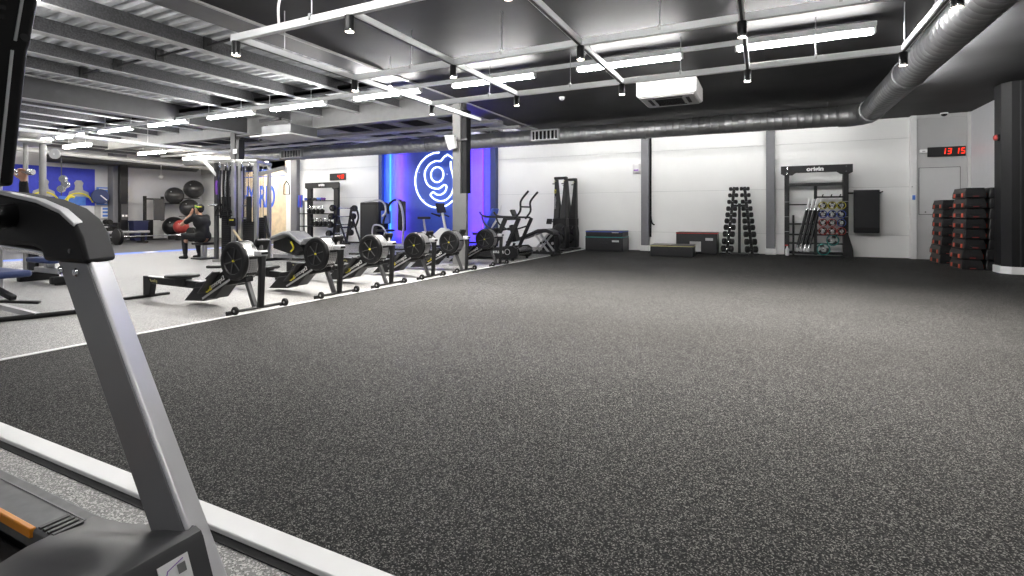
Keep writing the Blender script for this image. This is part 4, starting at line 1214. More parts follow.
# ------------------------------------------------------------------ red digit displays
SEG = {'0': 'abcdef', '1': 'bc', '3': 'abcdg', '5': 'acdfg', '4': 'bcfg', '8': 'abcdefg'}
def digits(par, s, x0, z0, w, h, gap, m='ledred', y=-0.052, shear=0.12):
    t = w*0.24
    x = x0
    for ch in s:
        if ch == ' ':
            x += gap*0.75
            continue
        mb = MB()
        bars = {'a': (0.12*w, 0.88*w, h - t, h), 'g': (0.12*w, 0.88*w, h/2 - t/2, h/2 + t/2), 'd': (0.12*w, 0.88*w, 0, t),
                'f': (0, t, h/2 + 0.02*h, h*0.96), 'e': (0, t, 0.04*h, h/2 - 0.02*h), 'b': (w - t, w, h/2 + 0.02*h, h*0.96), 'c': (w - t, w, 0.04*h, h/2 - 0.02*h)}
        for k in SEG[ch]:
            a, b, c, d = bars[k]
            sh = lambda z: shear*z
            mb.loft([[(x + a + sh(c), yy, z0 + c), (x + b + sh(c), yy, z0 + c), (x + b + sh(d), yy, z0 + d), (x + a + sh(d), yy, z0 + d)] for yy in (y, y - 0.003)])
        mb.build('digit', m, par, smooth=False)
        x += gap
ck = thing('digital_clock', 'black digital wall clock with red digits 13 15 in the alcove', 'clock', (3.80, 15.25, 2.42))
MB().box(-0.34, 0.36, -0.05, 0, 0, 0.225).build('case', 'black', ck, bevel=0.006)
digits(ck, '13', -0.09, 0.05, 0.075, 0.135, 0.108)
digits(ck, '15', 0.155, 0.05, 0.075, 0.135, 0.108)
tmr = thing('digital_timer', 'black interval timer with red digits above the kettlebell rack', 'timer', (-15.35, 15.4, 2.44))
MB().box(-0.42, 0.42, -0.05, 0, 0, 0.28).build('case', 'black', tmr, bevel=0.006)
digits(tmr, '48', 0.0, 0.06, 0.14, 0.16, 0.20)

# ------------------------------------------------------------------ aerobic step decks stacked in the alcove
def make_step(label):
    s = thing('aerobic_step', label, 'aerobic step', (0, 0, 0), 0, 'stacked aerobic steps')
    MB().loft([[(-0.165*q, -0.375*p, z), (0.165*q, -0.375*p, z), (0.165*q, 0.375*p, z), (-0.165*q, 0.375*p, z)] for q, p, z in ((1.0, 1.0, 0.0), (0.97, 0.985, 0.10), (0.86, 0.93, 0.165), (0.84, 0.92, 0.19))]).build('body', 'grey_plastic' if False else 'black', s, bevel=0.014, seg=3)
    MB().box(-0.14, 0.14, -0.34, 0.34, 0.186, 0.194).build('grip_mat', 'rubber_black', s, bevel=0.003)
    MB().cbox((-0.163, 0, 0.055), (0.012, 0.24, 0.075), (0, R(3), 0)).build('hand_hole', 'black_matte', s, bevel=0.008)
    for y in (-0.225, 0.225):
        MB().cbox((-0.164, y, 0.055), (0.014, 0.085, 0.080), (0, R(3), 0)).build('foot_pad', 'orangered', s, bevel=0.010)
    MB().cbox((0.0, -0.377, 0.05), (0.16, 0.012, 0.05), (0, 0, 0)).build('side_recess', 'black_matte', s, bevel=0.006)
    MB().cbox((0.0, -0.383, 0.030), (0.09, 0.004, 0.012), (0, 0, 0)).build('side_mark', 'dark_red', s, smooth=False)
    return s
st0 = None
for nm, x, y, n in (('front stack beside the black pillar', 3.62, 13.08, 8), ('side wall stack behind the front one', 3.985, 13.10, 8), ('rear stack by the alcove wall', 3.60, 14.40, 7)):
    for k in range(n):
        lab = '%s black step from the floor in the %s' % (ORD[k], nm)
        p = (x - (0.05 if k < 2 else 0) + 0.006*math.sin(7*k + x), y - (0.04 if k < 2 else 0), 0.197*k)
        if st0 is None:
            st0 = make_step(lab)
            st0.location = p
        else:
            dup(st0, p, lab)

# ------------------------------------------------------------------ kettlebell and dumbbell rack on the left back wall
kr = thing('storage_rack', 'black kettlebell rack under the red interval timer', 'storage rack', (-15.75, 15.0, 0))
for s in (-1, 1):
    MB().box(s*0.72 - 0.11, s*0.72 + 0.11, -0.06, 0.06, 0.0, 2.3).build('upright', 'blackmetal', kr, bevel=0.008)
    MB().box(s*0.72 - 0.12, s*0.72 + 0.12, -0.30, 0.3, 0.0, 0.05).build('foot', 'blackmetal', kr, bevel=0.008)
MB().prism([(-0.92, 2.34), (0.92, 2.34), (0.92, 2.14), (0.66, 2.02), (0.52, 2.12), (-0.52, 2.12), (-0.66, 2.02), (-0.92, 2.14)], -0.09, -0.06, 'y').build('header', 'black', kr, bevel=0.006)
text('origin', 0.14, (0, -0.095, 2.24), (R(90), 0, 0), 'white', 'lettering', kr, 0.001, 1.0, 0.006)
MB().box(-1.1, 0.62, -0.22, 0.05, 1.08, 1.12).build('shelf', 'blackmetal', kr, bevel=0.006)
MB().box(-1.1, 0.62, -0.22, 0.05, 0.58, 0.62).build('shelf', 'blackmetal', kr, bevel=0.006)
MB().box(-1.0, 0.62, -0.18, 0.02, 1.60, 1.63).build('shelf', 'blackmetal', kr, bevel=0.006)
MB().box(-1.12, -1.02, -0.1, 0.0, 0.0, 1.6).build('side_post', 'flange', kr, bevel=0.006)

def kettlebell(loc, r, m, label):
    k = thing('kettlebell', label, 'kettlebell', loc, 0, 'kettlebells on the rack')
    MB().lathe([(0, 0), (r*0.62, 0), (r*0.9, r*0.35), (r, r*0.85), (r*0.85, r*1.4), (r*0.45, r*1.72), (0, r*1.78)], n=20).build('bell', 'rubber_black', k)
    MB().tube(spline([(-r*0.55, 0, r*1.45), (-r*0.72, 0, r*2.2), (-r*0.35, 0, r*2.65), (r*0.35, 0, r*2.65), (r*0.72, 0, r*2.2), (r*0.55, 0, r*1.45)], 4), r*0.16, 8).build('handle', m, k)
pl = {0: ('far left', -0.52), 1: ('left', -0.29), 2: ('middle', -0.06), 3: ('right', 0.17), 4: ('far right', 0.40)}
for i in range(4):
    kettlebell((-15.75 + pl[i][1] - 0.15, 14.92, 1.12), 0.10, 'chrome', '%s kettlebell with a bright handle on the upper bell shelf' % ORD[i].replace('fourth', 'last'))
for i in range(5):
    kettlebell((-15.75 + pl[i][1], 14.92, 0.62), 0.105, 'chrome' if i % 2 else 'black', '%s kettlebell from the left on the lower bell shelf' % ORD[i])
for i, (x, m) in enumerate(((-0.80, 'blue'), (-0.52, 'black'), (-0.32, 'grey_plastic'), (-0.12, 'sky'), (0.10, 'purple'))):
    b = thing('small_dumbbell', '%s small %s dumbbell on the top shelf of the kettlebell rack' % (ORD[i], {'sky': 'light blue', 'grey_plastic': 'grey'}.get(m, m)), 'dumbbell', (-15.75 + x, 14.90, 1.69), R(20), 'small dumbbells on the top shelf')
    for q in (-1, 1):
        MB().lathe([(0, q*0.05), (0.05, q*0.05), (0.058, q*0.07), (0.058, q*0.11), (0.05, q*0.13), (0, q*0.13)], ax=(0, 1, 0), n=6).build('head', m, b, bevel=0.004)
    MB().cyl((0, -0.06, 0), (0, 0.06, 0), 0.017, n=10).build('grip', m, b)
ub = thing('resistance_bands', 'bunch of blue bands hanging at the left of the kettlebell rack', 'resistance band', (-16.85, 14.85, 1.55))
for i, m in enumerate(('blue', 'purple', 'blue')):
    MB().tube(spline([(-0.1 + 0.08*i, 0, 0.3), (-0.14 + 0.08*i, 0.01, -0.1), (-0.1 + 0.08*i, 0, -0.18), (-0.06 + 0.08*i, -0.01, -0.1), (-0.06 + 0.08*i, 0, 0.3)], 4), 0.022, 8).build('band', m, ub)

# barbell stand with fixed bars, right of the kettlebell rack
bs = thing('barbell_stand', 'black angled stand of fixed barbells right of the kettlebell rack', 'barbell rack', (-13.85, 14.2, 0))
for s in (-1, 1):
    MB().beam((-0.25 + 0.0, s*0.35, 0.03), (0.02, s*0.35, 1.35), 0.06, 0.08, (1, 0, 0)).build('post', 'blackmetal', bs, bevel=0.008)
    MB().beam((0.45, s*0.35, 0.03), (0.02, s*0.35, 1.0), 0.05, 0.06, (1, 0, 0)).build('leg', 'blackmetal', bs, bevel=0.008)
    MB().beam((-0.4, s*0.35, 0.03), (0.6, s*0.35, 0.03), 0.06, 0.06).build('foot', 'blackmetal', bs, bevel=0.008)
MB().beam((0.1, -0.35, 0.6), (0.1, 0.35, 0.6), 0.05, 0.05).build('cross_bar', 'blackmetal', bs)
MB().tube(spline([(0.45, -0.2, 0.5), (0.62, -0.2, 0.85), (0.5, -0.2, 1.15), (0.75, -0.2, 1.25), (0.85, -0.2, 0.95), (0.7, -0.2, 0.6)], 4), 0.035, 8).build('handle_loop', 'blackmetal', bs)
for i, z in enumerate((0.38, 0.70, 1.0, 1.3)):
    b = thing('fixed_barbell', '%s fixed barbell from the bottom on the angled stand' % ORD[i], 'barbell', (-13.85 - 0.17 + 0.2*z - 0.12, 14.2, z), 0, 'fixed barbells on the angled stand')
    MB().cyl((0, -0.62, 0), (0, 0.62, 0), 0.016, n=10).build('bar', 'chrome', b)
    for q in (-1, 1):
        MB().lathe([(0, q*0.48), (0.11, q*0.48), (0.12, q*0.50), (0.12, q*0.58), (0.11, q*0.60), (0, q*0.60)], ax=(0, 1, 0), n=20).build('head', 'rubber_black', b)

# ------------------------------------------------------------------ selectorised strength machines before the blue wall
sm1 = thing('strength_machine', 'dark shrouded strength machine with white curved arms, left before the neon letter', 'strength machine', (-11.9, 14.0, 0))
MB().box(-0.95, -0.10, -0.10, 0.45, 0.02, 1.50).build('weight_shroud', 'black', sm1, bevel=0.05, seg=4)
MB().box(-0.85, -0.2, -0.106, -0.10, 0.2, 1.4).build('shroud_panel', 'vinyl', sm1, bevel=0.004)
MB().tube(spline([(-0.75, -0.05, 1.5), (-0.1, -0.1, 1.56), (0.22, -0.15, 1.42), (0.30, -0.2, 1.15), (0.20, -0.25, 1.0)], 5), 0.033, 12).build('curved_arm', 'silver', sm1)
MB().tube(spline([(0.65, 0.0, 1.55), (0.88, -0.1, 1.35), (0.98, -0.1, 0.9), (0.96, -0.1, 0.3), (0.95, -0.1, 0.03)], 5), 0.038, 12, flat=1.5).build('curved_frame', 'silver', sm1)
MB().box(0.60, 0.92, 0.05, 0.14, 0.5, 1.52).build('back_pad', 'vinyl', sm1, bevel=0.04)
MB().box(0.0, 0.38, -0.1, 0.0, 0.75, 1.2).build('seat_back', 'blue', sm1, bevel=0.03)
MB().box(0.10, 0.55, -0.45, 0.0, 0.48, 0.56).build('seat', 'vinyl', sm1, bevel=0.03)
MB().cyl((0.3, -0.2, 0.03), (0.3, -0.2, 0.50), 0.06, n=16).build('seat_post', 'silver', sm1)
MB().tube(spline([(0.0, -0.5, 0.62), (0.2, -0.6, 0.72), (0.5, -0.6, 0.66), (0.6, -0.5, 0.35), (0.3, -0.55, 0.22), (0.0, -0.5, 0.35)], 5, True), 0.026, 10, True).build('footrest_loop', 'silver', sm1)
MB().box(-0.9, 1.0, -0.15, -0.05, 0.0, 0.07).box(0.25, 0.35, -0.75, 0.35, 0.0, 0.07).build('base_frame', 'silver', sm1, bevel=0.01)
MB().tube(spline([(0.3, -0.2, 1.02), (0.36, -0.35, 0.9), (0.36, -0.4, 0.7)], 4), 0.03, 10).build('grip', 'black', sm1)
MB().tube(spline([(0.75, 0.1, 1.52), (0.5, 0.0, 1.56), (0.35, -0.1, 1.36), (0.42, -0.2, 1.1)], 5), 0.04, 12).build('curved_arm', 'black', sm1)

eb = thing('exercise_bike', 'pale upright exercise bike before the blue wall, left of the grey column', 'exercise bike', (-9.1, 13.2, 0))
MB().prism([(-0.55, 0.12), (0.35, 0.12), (0.55, 0.35), (0.45, 0.62), (0.20, 0.66), (-0.15, 0.40), (-0.45, 0.55), (-0.58, 0.50)], -0.09, 0.09, 'y').build('body_shell', 'white', eb, bevel=0.03)
MB().beam((0.35, 0, 0.55), (0.22, 0, 1.12), 0.08, 0.06).build('column', 'white', eb, bevel=0.015)
MB().beam((-0.40, 0, 0.45), (-0.48, 0, 0.92), 0.06, 0.05).build('seat_post', 'silver', eb, bevel=0.01)
MB().loft([[(-0.65, -0.11, z), (-0.35, -0.05, z), (-0.22, -0.02, z), (-0.22, 0.02, z), (-0.35, 0.05, z), (-0.65, 0.11, z)] for z in (0.92, 1.0)]).build('saddle', 'vinyl', eb, bevel=0.02)
MB().cbox((0.16, 0, 1.26), (0.07, 0.42, 0.30), (0, R(-15), 0)).build('console', 'black', eb, bevel=0.02)
MB().tube(spline([(0.3, -0.24, 1.0), (0.0, -0.26, 1.10), (0.1, -0.1, 1.05), (0.1, 0.1, 1.05), (0.0, 0.26, 1.10), (0.3, 0.24, 1.0)], 4), 0.022, 8).build('handlebar', 'black', eb)
for x in (-0.5, 0.45):
    MB().box(x - 0.05, x + 0.05, -0.28, 0.28, 0.0, 0.07).build('foot', 'silver', eb, bevel=0.01)
    MB().beam((x, 0, 0.05), (x*0.95, 0, 0.18), 0.08, 0.08).build('leg', 'silver', eb)
for s in (-1, 1):
    k = MB().beam((0.05, s*0.11, 0.33), (0.05 + s*0.12, s*0.11, 0.33 - s*0.11), 0.02, 0.03).build('crank', 'steel_dark', eb)
    MB().cbox((0.05 + s*0.12, s*0.17, 0.33 - s*0.11), (0.10, 0.09, 0.02)).build('pedal', 'black', k, bevel=0.004)
wb2 = thing('recumbent_machine', 'pale and blue seat machine half hidden by the grey column', 'strength machine', (-7.75, 14.1, 0))
MB().beam((-0.1, 0, 0.5), (0.25, 0, 1.25), 0.40, 0.09, (1, 0, 0)).build('back_pad', 'blue', wb2, bevel=0.03)
MB().box(-0.5, 0.0, -0.2, 0.2, 0.42, 0.50).build('seat', 'vinyl', wb2, bevel=0.03)
MB().tube(spline([(-0.3, 0.15, 0.05), (-0.15, 0.15, 0.45), (0.2, 0.15, 0.9), (0.35, 0.15, 1.35)], 4), 0.035, 10).build('frame', 'white', wb2)
MB().box(-0.6, 0.4, -0.3, 0.3, 0.0, 0.06).build('base', 'silver', wb2, bevel=0.02)
MB().cyl((-0.25, 0, 0.05), (-0.25, 0, 0.43), 0.05, n=14).build('seat_post', 'silver', wb2)

# padded machine behind the first two rowing machines
cp = thing('leg_machine', 'grey padded bench machine behind the second rowing machine', 'bench', (-9.5, 8.3, 0))
cp.scale = (0.85, 0.9, 0.9)
MB().loft([[(x, -w, z), (x, w, z), (x, w, z + 0.10), (x, -w, z + 0.10)] for x, w, z in ((-0.75, 0.26, 0.52), (-0.25, 0.28, 0.66), (-0.05, 0.28, 0.66), (0.40, 0.26, 0.42))]).build('pad', 'vinyl_grey', cp, bevel=0.03)
MB().loft([[(0.45, -0.24, 0.50), (0.45, 0.24, 0.50), (0.45, 0.24, 0.60), (0.45, -0.24, 0.60)], [(1.05, -0.24, 0.56), (1.05, 0.24, 0.56), (1.05, 0.24, 0.66), (1.05, -0.24, 0.66)]]).build('seat', 'vinyl_grey', cp, bevel=0.03)
MB().prism([(-0.7, 0.32), (0.1, 0.16), (0.42, 0.30), (0.35, 0.42), (-0.2, 0.62), (-0.7, 0.5)], -0.20, 0.20, 'y').build('shroud', 'black', cp, bevel=0.02)
MB().tube(spline([(0.0, -0.215, 0.50), (0.1, -0.215, 0.36), (0.0, -0.215, 0.26)], 4), 0.02, 8).build('yellow_lever', 'yellow', cp)
MB().box(-0.9, 1.1, -0.05, 0.05, 0.06, 0.16).build('base_beam', 'silver', cp, bevel=0.01)
for x in (-0.8, 1.05):
    MB().box(x - 0.05, x + 0.05, -0.35, 0.35, 0, 0.07).build('foot', 'black', cp, bevel=0.01)
MB().beam((0.75, 0, 0.14), (0.75, 0, 0.58), 0.08, 0.08).beam((-0.3, 0, 0.14), (-0.3, 0, 0.4), 0.1, 0.1).build('post', 'silver', cp, bevel=0.01)
MB().tube([(-0.78, -0.25, 0.60), (-0.95, -0.22, 0.95), (-0.98, -0.22, 1.15)], 0.035, 10).build('handle', 'rubber_black', cp)

# ------------------------------------------------------------------ multi station cable tower
ctw = thing('cable_tower', 'silver multi station cable tower with black weight stacks', 'cable machine', (-10.70, 7.81, 0), R(26))
ctw.scale = (0.66, 0.9, 0.93)
posts = [(-0.72, -0.25), (-0.10, -0.30), (0.12, -0.28), (0.62, -0.22), (-0.60, 0.55), (0.55, 0.55), (0.0, 0.6)]
for x, y in posts:
    MB().box(x - 0.055, x + 0.055, y - 0.05, y + 0.05, 0.06, 2.42).build('post', 'frame_silver' if x > -0.5 else 'steel_dark', ctw, bevel=0.015, seg=3)
MB().box(-0.78, 0.68, -0.32, -0.20, 2.38, 2.46).box(-0.66, 0.61, 0.5, 0.62, 2.38, 2.46).box(-0.66, -0.54, -0.25, 0.55, 2.38, 2.46).box(0.54, 0.66, -0.25, 0.55, 2.38, 2.46).build('top_frame', 'frame_silver', ctw, bevel=0.015)
MB().box(-0.80, 0.70, -0.34, -0.2, 0.0, 0.07).box(-0.66, 0.61, 0.5, 0.62, 0.0, 0.07).box(-0.08, 0.08, -0.3, 0.6, 0.0, 0.07).build('base_frame', 'frame_silver', ctw, bevel=0.01)
MB().beam((-0.70, -0.25, 2.08), (-1.05, -0.35, 2.42), 0.10, 0.08).build('brace', 'white', ctw, bevel=0.01)
MB().beam((-1.1, -0.3, 2.42), (-0.7, -0.26, 2.42), 0.08, 0.08).build('top_arm', 'frame_silver', ctw, bevel=0.01)
for x, y, n in ((-0.42, -0.15, 30), (0.36, -0.12, 18), (-0.32, 0.45, 20), (0.32, 0.45, 20)):
    st = MB().box(x - 0.16, x + 0.16, y - 0.07, y + 0.07, 0.07, 0.07 + 0.05*n).build('weight_stack', 'black', ctw, bevel=0.006)
    mb = MB()
    for k in range(1, n):
        mb.box(x - 0.163, x + 0.163, y - 0.073, y + 0.073, 0.07 + 0.05*k - 0.004, 0.07 + 0.05*k + 0.003)
    mb.build('plate_gaps', 'steel_dark', st, smooth=False)
    for dx in (-0.08, 0.08):
        MB().cyl((x + dx, y, 0.07 + 0.05*n), (x + dx, y, 2.38), 0.014, n=8).build('guide_rod', 'chrome', st)
    MB().cyl((x, y, 0.07 + 0.05*n), (x, y, 2.3), 0.006, n=6).build('cable', 'black', st)
for x in (-0.55, -0.30, -0.15, 0.22, 0.48):
    k = MB().lathe([(0.02, -0.015), (0.07, -0.015), (0.06, 0.0), (0.07, 0.015), (0.02, 0.015), (0.02, -0.015)], (x, -0.36, 2.24), (1, 0.4, 0), 20).build('pulley', 'black', ctw)
    MB().cbox((x, -0.34, 2.33), (0.04, 0.05, 0.12)).build('pulley_bracket', 'chrome', k, bevel=0.004)
    MB().cyl((x, -0.42, 2.24), (x, -0.40, 1.3 if x < 0 else 1.75), 0.005, n=6).build('cable', 'black', k)
for x, z in ((-0.55, 1.20), (-0.30, 1.22), (-0.15, 1.2)):
    MB().tube([(x, -0.40, z + 0.1), (x - 0.07, -0.42, z), (x - 0.09, -0.42, z - 0.08), (x + 0.09, -0.42, z - 0.08), (x + 0.07, -0.42, z), (x, -0.40, z + 0.1)], 0.014, 8).build('strap_handle', 'black', ctw)
for i, (x, m) in enumerate(((-0.62, 'purple'), (-0.50, 'black'), (-0.38, 'black'), (-0.26, 'black_matte'), (-0.20, 'vinyl'))):
    zb = (1.62, 1.05, 1.2, 0.9, 1.3)[i]
    MB().tube(spline([(x, -0.35, 2.2 if i else 1.95), (x - 0.015, -0.37, 1.8), (x + 0.01, -0.37, zb)], 4), (0.035, 0.028, 0.032, 0.03, 0.026)[i], 8, flat=0.6).build('hanging_strap', m, ctw)
MB().box(-0.86, -0.22, -0.36, -0.33, 1.34, 1.40).build('cross_rail', 'black', ctw, bevel=0.006)
MB().cyl((-0.86, -0.40, 1.37), (-0.60, -0.36, 1.37), 0.025, n=10).build('adjuster', 'chrome', ctw)
# swinging arm to the right with a hanging grip
MB().beam((0.62, -0.22, 2.10), (1.10, 0.55, 2.34), 0.08, 0.10).build('arm', 'frame_silver', ctw, bevel=0.015)
MB().lathe([(0.02, -0.02), (0.09, -0.02), (0.07, 0.0), (0.09, 0.02), (0.02, 0.02), (0.02, -0.02)], (1.12, 0.58, 2.30), (1, -0.6, 0), 20).build('arm_pulley', 'chrome', ctw)
gp = MB().cyl((1.15, 0.60, 2.24), (1.15, 0.60, 2.0), 0.006, n=6).build('arm_cable', 'black', ctw)
MB().tube([(1.15, 0.6, 2.0), (1.07, 0.58, 1.9), (1.06, 0.58, 1.66), (1.24, 0.62, 1.66), (1.23, 0.62, 1.9), (1.15, 0.6, 2.0)], 0.018, 8).build('grip', 'black', gp)
MB().box(-0.16, 0.06, -0.46, -0.40, 0.86, 1.06).build('control_box', 'black', ctw, bevel=0.02)
MB().box(-0.12, 0.02, -0.464, -0.46, 1.00, 1.02).build('yellow_label', 'yellow', ctw, smooth=False)
MB().beam((0.0, -0.45, 0.78), (0.28, -0.40, 0.46), 0.10, 0.03).build('foot_plate', 'wood', ctw, bevel=0.006)
MB().beam((0.42, -0.30, 0.95), (0.42, -0.30, 1.58), 0.16, 0.05).build('back_pad', 'black', ctw, bevel=0.02)
for z in (1.05, 1.35):
    MB().beam((0.12, -0.28, z), (0.42, -0.28, z), 0.03, 0.03).build('stay', 'chrome', ctw)

# second cable machine far left behind the treadmill
c2 = thing('cable_column', 'silver cable column behind the treadmill screen', 'cable machine', (-11.75, 4.35, 0))
for x, y in ((-0.22, -0.28), (-0.05, 0.02), (0.16, 0.18), (-0.45, -0.5)):
    MB().cyl((x, y, 0.05), (x, y, 2.36), 0.05 if x != -0.05 else 0.035, n=14).build('post', 'frame_silver', c2)
MB().box(-0.55, 0.26, -0.55, 0.28, 2.32, 2.40).build('top_frame', 'frame_silver', c2, bevel=0.02)
MB().box(-0.6, 0.4, -0.6, 0.4, 0.0, 0.06).build('base', 'silver', c2, bevel=0.02)
for x, y, z in ((0.30, 0.30, 2.15), (-0.32, -0.42, 2.24)):
    MB().lathe([(0.02, -0.02), (0.09, -0.02), (0.075, 0.0), (0.09, 0.02), (0.02, 0.02), (0.02, -0.02)], (x, y, z), (0.5, -1, 0), 22).build('pulley', 'white', c2)
for x, y, z in ((0.40, 0.38, 1.70), (0.44, 0.40, 1.60), (0.38, 0.36, 1.52)):
    MB().lathe([(0, -0.03), (0.06, -0.03), (0.07, 0), (0.06, 0.03), (0, 0.03)], (x, y, z), (0.5, -1, 0), 18).build('knob', 'chrome', c2)
MB().cyl((0.38, 0.36, 2.1), (0.38, 0.36, 1.4), 0.008, n=6).build('cable', 'steel_dark', c2)
MB().box(-0.30, 0.10, 0.10, 0.24, 0.06, 1.2).build('weight_stack', 'black', c2, bevel=0.006)

# weight bench behind the treadmill
wbn = thing('weight_bench', 'dark blue weight bench behind the treadmill upright', 'weight bench', (-7.35, 2.45, 0), R(0))
MB().box(-0.5, 0.42, -0.18, 0.18, 0.40, 0.47).build('seat', 'navy', wbn, bevel=0.03, seg=3)
MB().loft([[(-0.52, -0.16, 0.48), (-0.52, 0.16, 0.48), (-0.60, 0.16, 0.50), (-0.60, -0.16, 0.50)], [(-0.72, -0.16, 1.05), (-0.72, 0.16, 1.05), (-0.80, 0.16, 1.05), (-0.80, -0.16, 1.05)]]).build('back_pad', 'navy', wbn, bevel=0.02)
MB().box(0.02, 0.12, -0.05, 0.05, 0.06, 0.42).build('post', 'silver', wbn, bevel=0.01)
MB().box(-0.8, 0.10, -0.05, 0.05, 0.06, 0.15).build('base_beam', 'silver', wbn, bevel=0.01)
MB().cyl((0.62, -0.20, 0.025), (0.82, 0.42, 0.025), 0.025, n=12).build('floor_bar', 'black', wbn)
MB().beam((0.05, 0, 0.10), (0.72, 0.1, 0.03), 0.05, 0.05).build('front_strut', 'silver', wbn)
MB().box(-0.85, -0.75, -0.3, 0.3, 0.0, 0.08).build('rear_foot', 'black', wbn, bevel=0.01)
MB().beam((-0.7, 0, 0.12), (-0.62, 0, 0.6), 0.05, 0.05).build('back_stay', 'silver', wbn)
MB().beam((0.0, -0.14, 0.40), (0.62, -0.05, 0.22), 0.06, 0.05).build('leg_lever', 'black', wbn, bevel=0.01)
MB().beam((0.5, -0.16, 0.20), (0.72, 0.12, 0.16), 0.08, 0.03).build('foot_step', 'black', wbn, bevel=0.01)
wb3 = thing('low_bench', 'low silver bench frame beyond the treadmill upright, mostly hidden', 'weight bench', (-10.0, 4.05, 0))
MB().box(-0.5, 0.55, -0.06, 0.06, 0.14, 0.22).build('beam', 'silver', wb3, bevel=0.01)
MB().box(0.48, 0.58, -0.26, 0.26, 0.02, 0.13).build('foot', 'black', wb3, bevel=0.02)
MB().box(-0.55, -0.45, -0.26, 0.26, 0.0, 0.14).build('foot', 'black', wb3, bevel=0.02)
MB().box(0.50, 0.56, -0.2, 0.2, 0.0, 0.02).build('foot_pad', 'rubber_black', wb3)
MB().box(-0.55, 0.2, -0.15, 0.15, 0.30, 0.38).build('seat', 'navy', wb3, bevel=0.03)
MB().box(-0.2, -0.1, -0.05, 0.05, 0.2, 0.31).build('post', 'silver', wb3)

# ------------------------------------------------------------------ far wall: mural, posters, balls, racks
mu = thing('wall_mural', 'blue mural of two grey figures over yellow arcs on the far wall', 'mural', (-24.0, 9.4, 1.42))
MB().box(0.0, 0.03, -1.7, 1.62, 0, 1.45).build('panel', 'mural', mu, bevel=0.004)
for y in (0.0, 1.08):
    MB().tube(arc((y, 0.0), 0.48, 15, 165, 14, 'yz', 0.033), 0.035, 6).build('arc', 'yellow', mu)
    MB().prism([(y - 0.36, 0.32), (y - 0.31, 0.52), (y - 0.14, 0.61), (y - 0.12, 0.76), (y - 0.15, 0.88), (y - 0.08, 0.98), (y + 0.08, 0.98), (y + 0.15, 0.88), (y + 0.12, 0.76), (y + 0.14, 0.61), (y + 0.31, 0.52), (y + 0.36, 0.32)], 0.03, 0.045, 'x').build('figure', 'flange', mu, smooth=False)
MB().box(0.03, 0.05, 0.45, 1.3, 0.02, 0.35).build('lower_patch', 'sky', mu, smooth=False)
MB().tube(arc((0.85, 0.18), 0.16, 60, 300, 10, 'yz', 0.055), 0.05, 6).build('crescent', 'yellow', mu)
po = thing('wall_poster', 'blue poster with white text rows on the far wall left of the dark column', 'poster', (-24.0, 11.40, 1.45))
MB().box(0, 0.02, -0.32, 0.50, 0, 0.72).build('sheet', 'sky', po, bevel=0.003)
for j in range(5):
    mb = MB()
    for i in range(4):
        mb.box(0.02, 0.023, -0.05 + i*0.115, 0.03 + i*0.115, 0.06 + j*0.105, 0.11 + j*0.105)
    mb.build('text_row', 'white', po, smooth=False)
MB().box(0.02, 0.023, -0.24, 0.44, 0.62, 0.67).build('heading', 'white', po, smooth=False)
bo = thing('exercise_board', 'white exercise chart below the blue poster on the far wall', 'poster', (-24.0, 11.40, 0.85))
MB().box(0, 0.03, -0.38, 0.55, 0, 0.60).build('board', 'flange', bo, bevel=0.005)
MB().box(0.03, 0.035, -0.18, 0.42, 0.08, 0.54).build('sheet', 'white', bo, smooth=False)
for j in range(3):
    for i in range(2):
        MB().box(0.035, 0.038, -0.12 + i*0.28, 0.10 + i*0.28, 0.13 + j*0.14, 0.21 + j*0.14).build('picture', 'sky' if i == 0 else 'steel_grey', bo, smooth=False)
fn = thing('wall_fan', 'round dark blue wall fan over the blue poster', 'fan', (-23.9, 11.05, 1.78))
MB().lathe([(0.0, 0.10), (0.20, 0.10), (0.28, 0.16), (0.30, 0.22), (0.30, 0.28), (0.20, 0.30), (0.0, 0.31)], (0, 0, 0), (1, 0, 0), 32).build('cage', 'navy', fn)
MB().beam((0.32, -0.02, 0.05), (0.32, 0.20, -0.14), 0.04, 0.01, (1, 0, 0)).build('badge', 'white', fn)
MB().cyl((-0.10, 0, 0), (0.12, 0, 0), 0.05, n=12).build('wall_arm', 'steel_dark', fn)

def ball(loc, r, m, label, name='exercise_ball', cat='exercise ball', group='exercise balls on the far wall'):
    o = thing(name, label, cat, loc, 0, group)
    MB().ell((0, 0, 0), r, 32).build('shell', m, o)
    for q in (-0.5, -0.25, 0.0, 0.25, 0.5):
        rr = r*math.cos(q)
        MB().tube([(rr*math.cos(R(a))*1.002, rr*math.sin(R(a))*1.002, r*math.sin(q)) for a in range(0, 360, 15)], r*0.012, 6, True).build('rib', m, o)
    MB().cyl((r*0.55, -r*0.70, r*0.45), (r*0.57, -r*0.725, r*0.465), r*0.06, n=12).build('plug', 'flange', o)
    return o
ball((-23.3, 14.55, 2.22), 0.41, 'ball_grey', 'dark exercise ball highest on the far wall')
ball((-23.3, 13.70, 1.90), 0.37, 'ball_grey', 'dark exercise ball left of the highest one')
ball((-23.25, 14.32, 1.37), 0.39, 'ball_grey', 'dark exercise ball below the highest one')
for i, (y, z) in enumerate(((14.55, 1.78), (13.70, 1.52), (14.32, 0.96))):
    k = thing('ball_shelf', 'wall ring holding the %s exercise ball' % ('highest', 'left', 'lower')[i], 'ball holder', (-24.0, y, z))
    MB().tube([(0.70 + 0.22*math.cos(R(a)), 0.22*math.sin(R(a)), 0.03) for a in range(0, 360, 20)], 0.018, 8, True).build('ring', 'blackmetal', k)
    MB().beam((0, 0, 0.03), (0.50, 0, 0.03), 0.03, 0.03).build('arm', 'blackmetal', k)
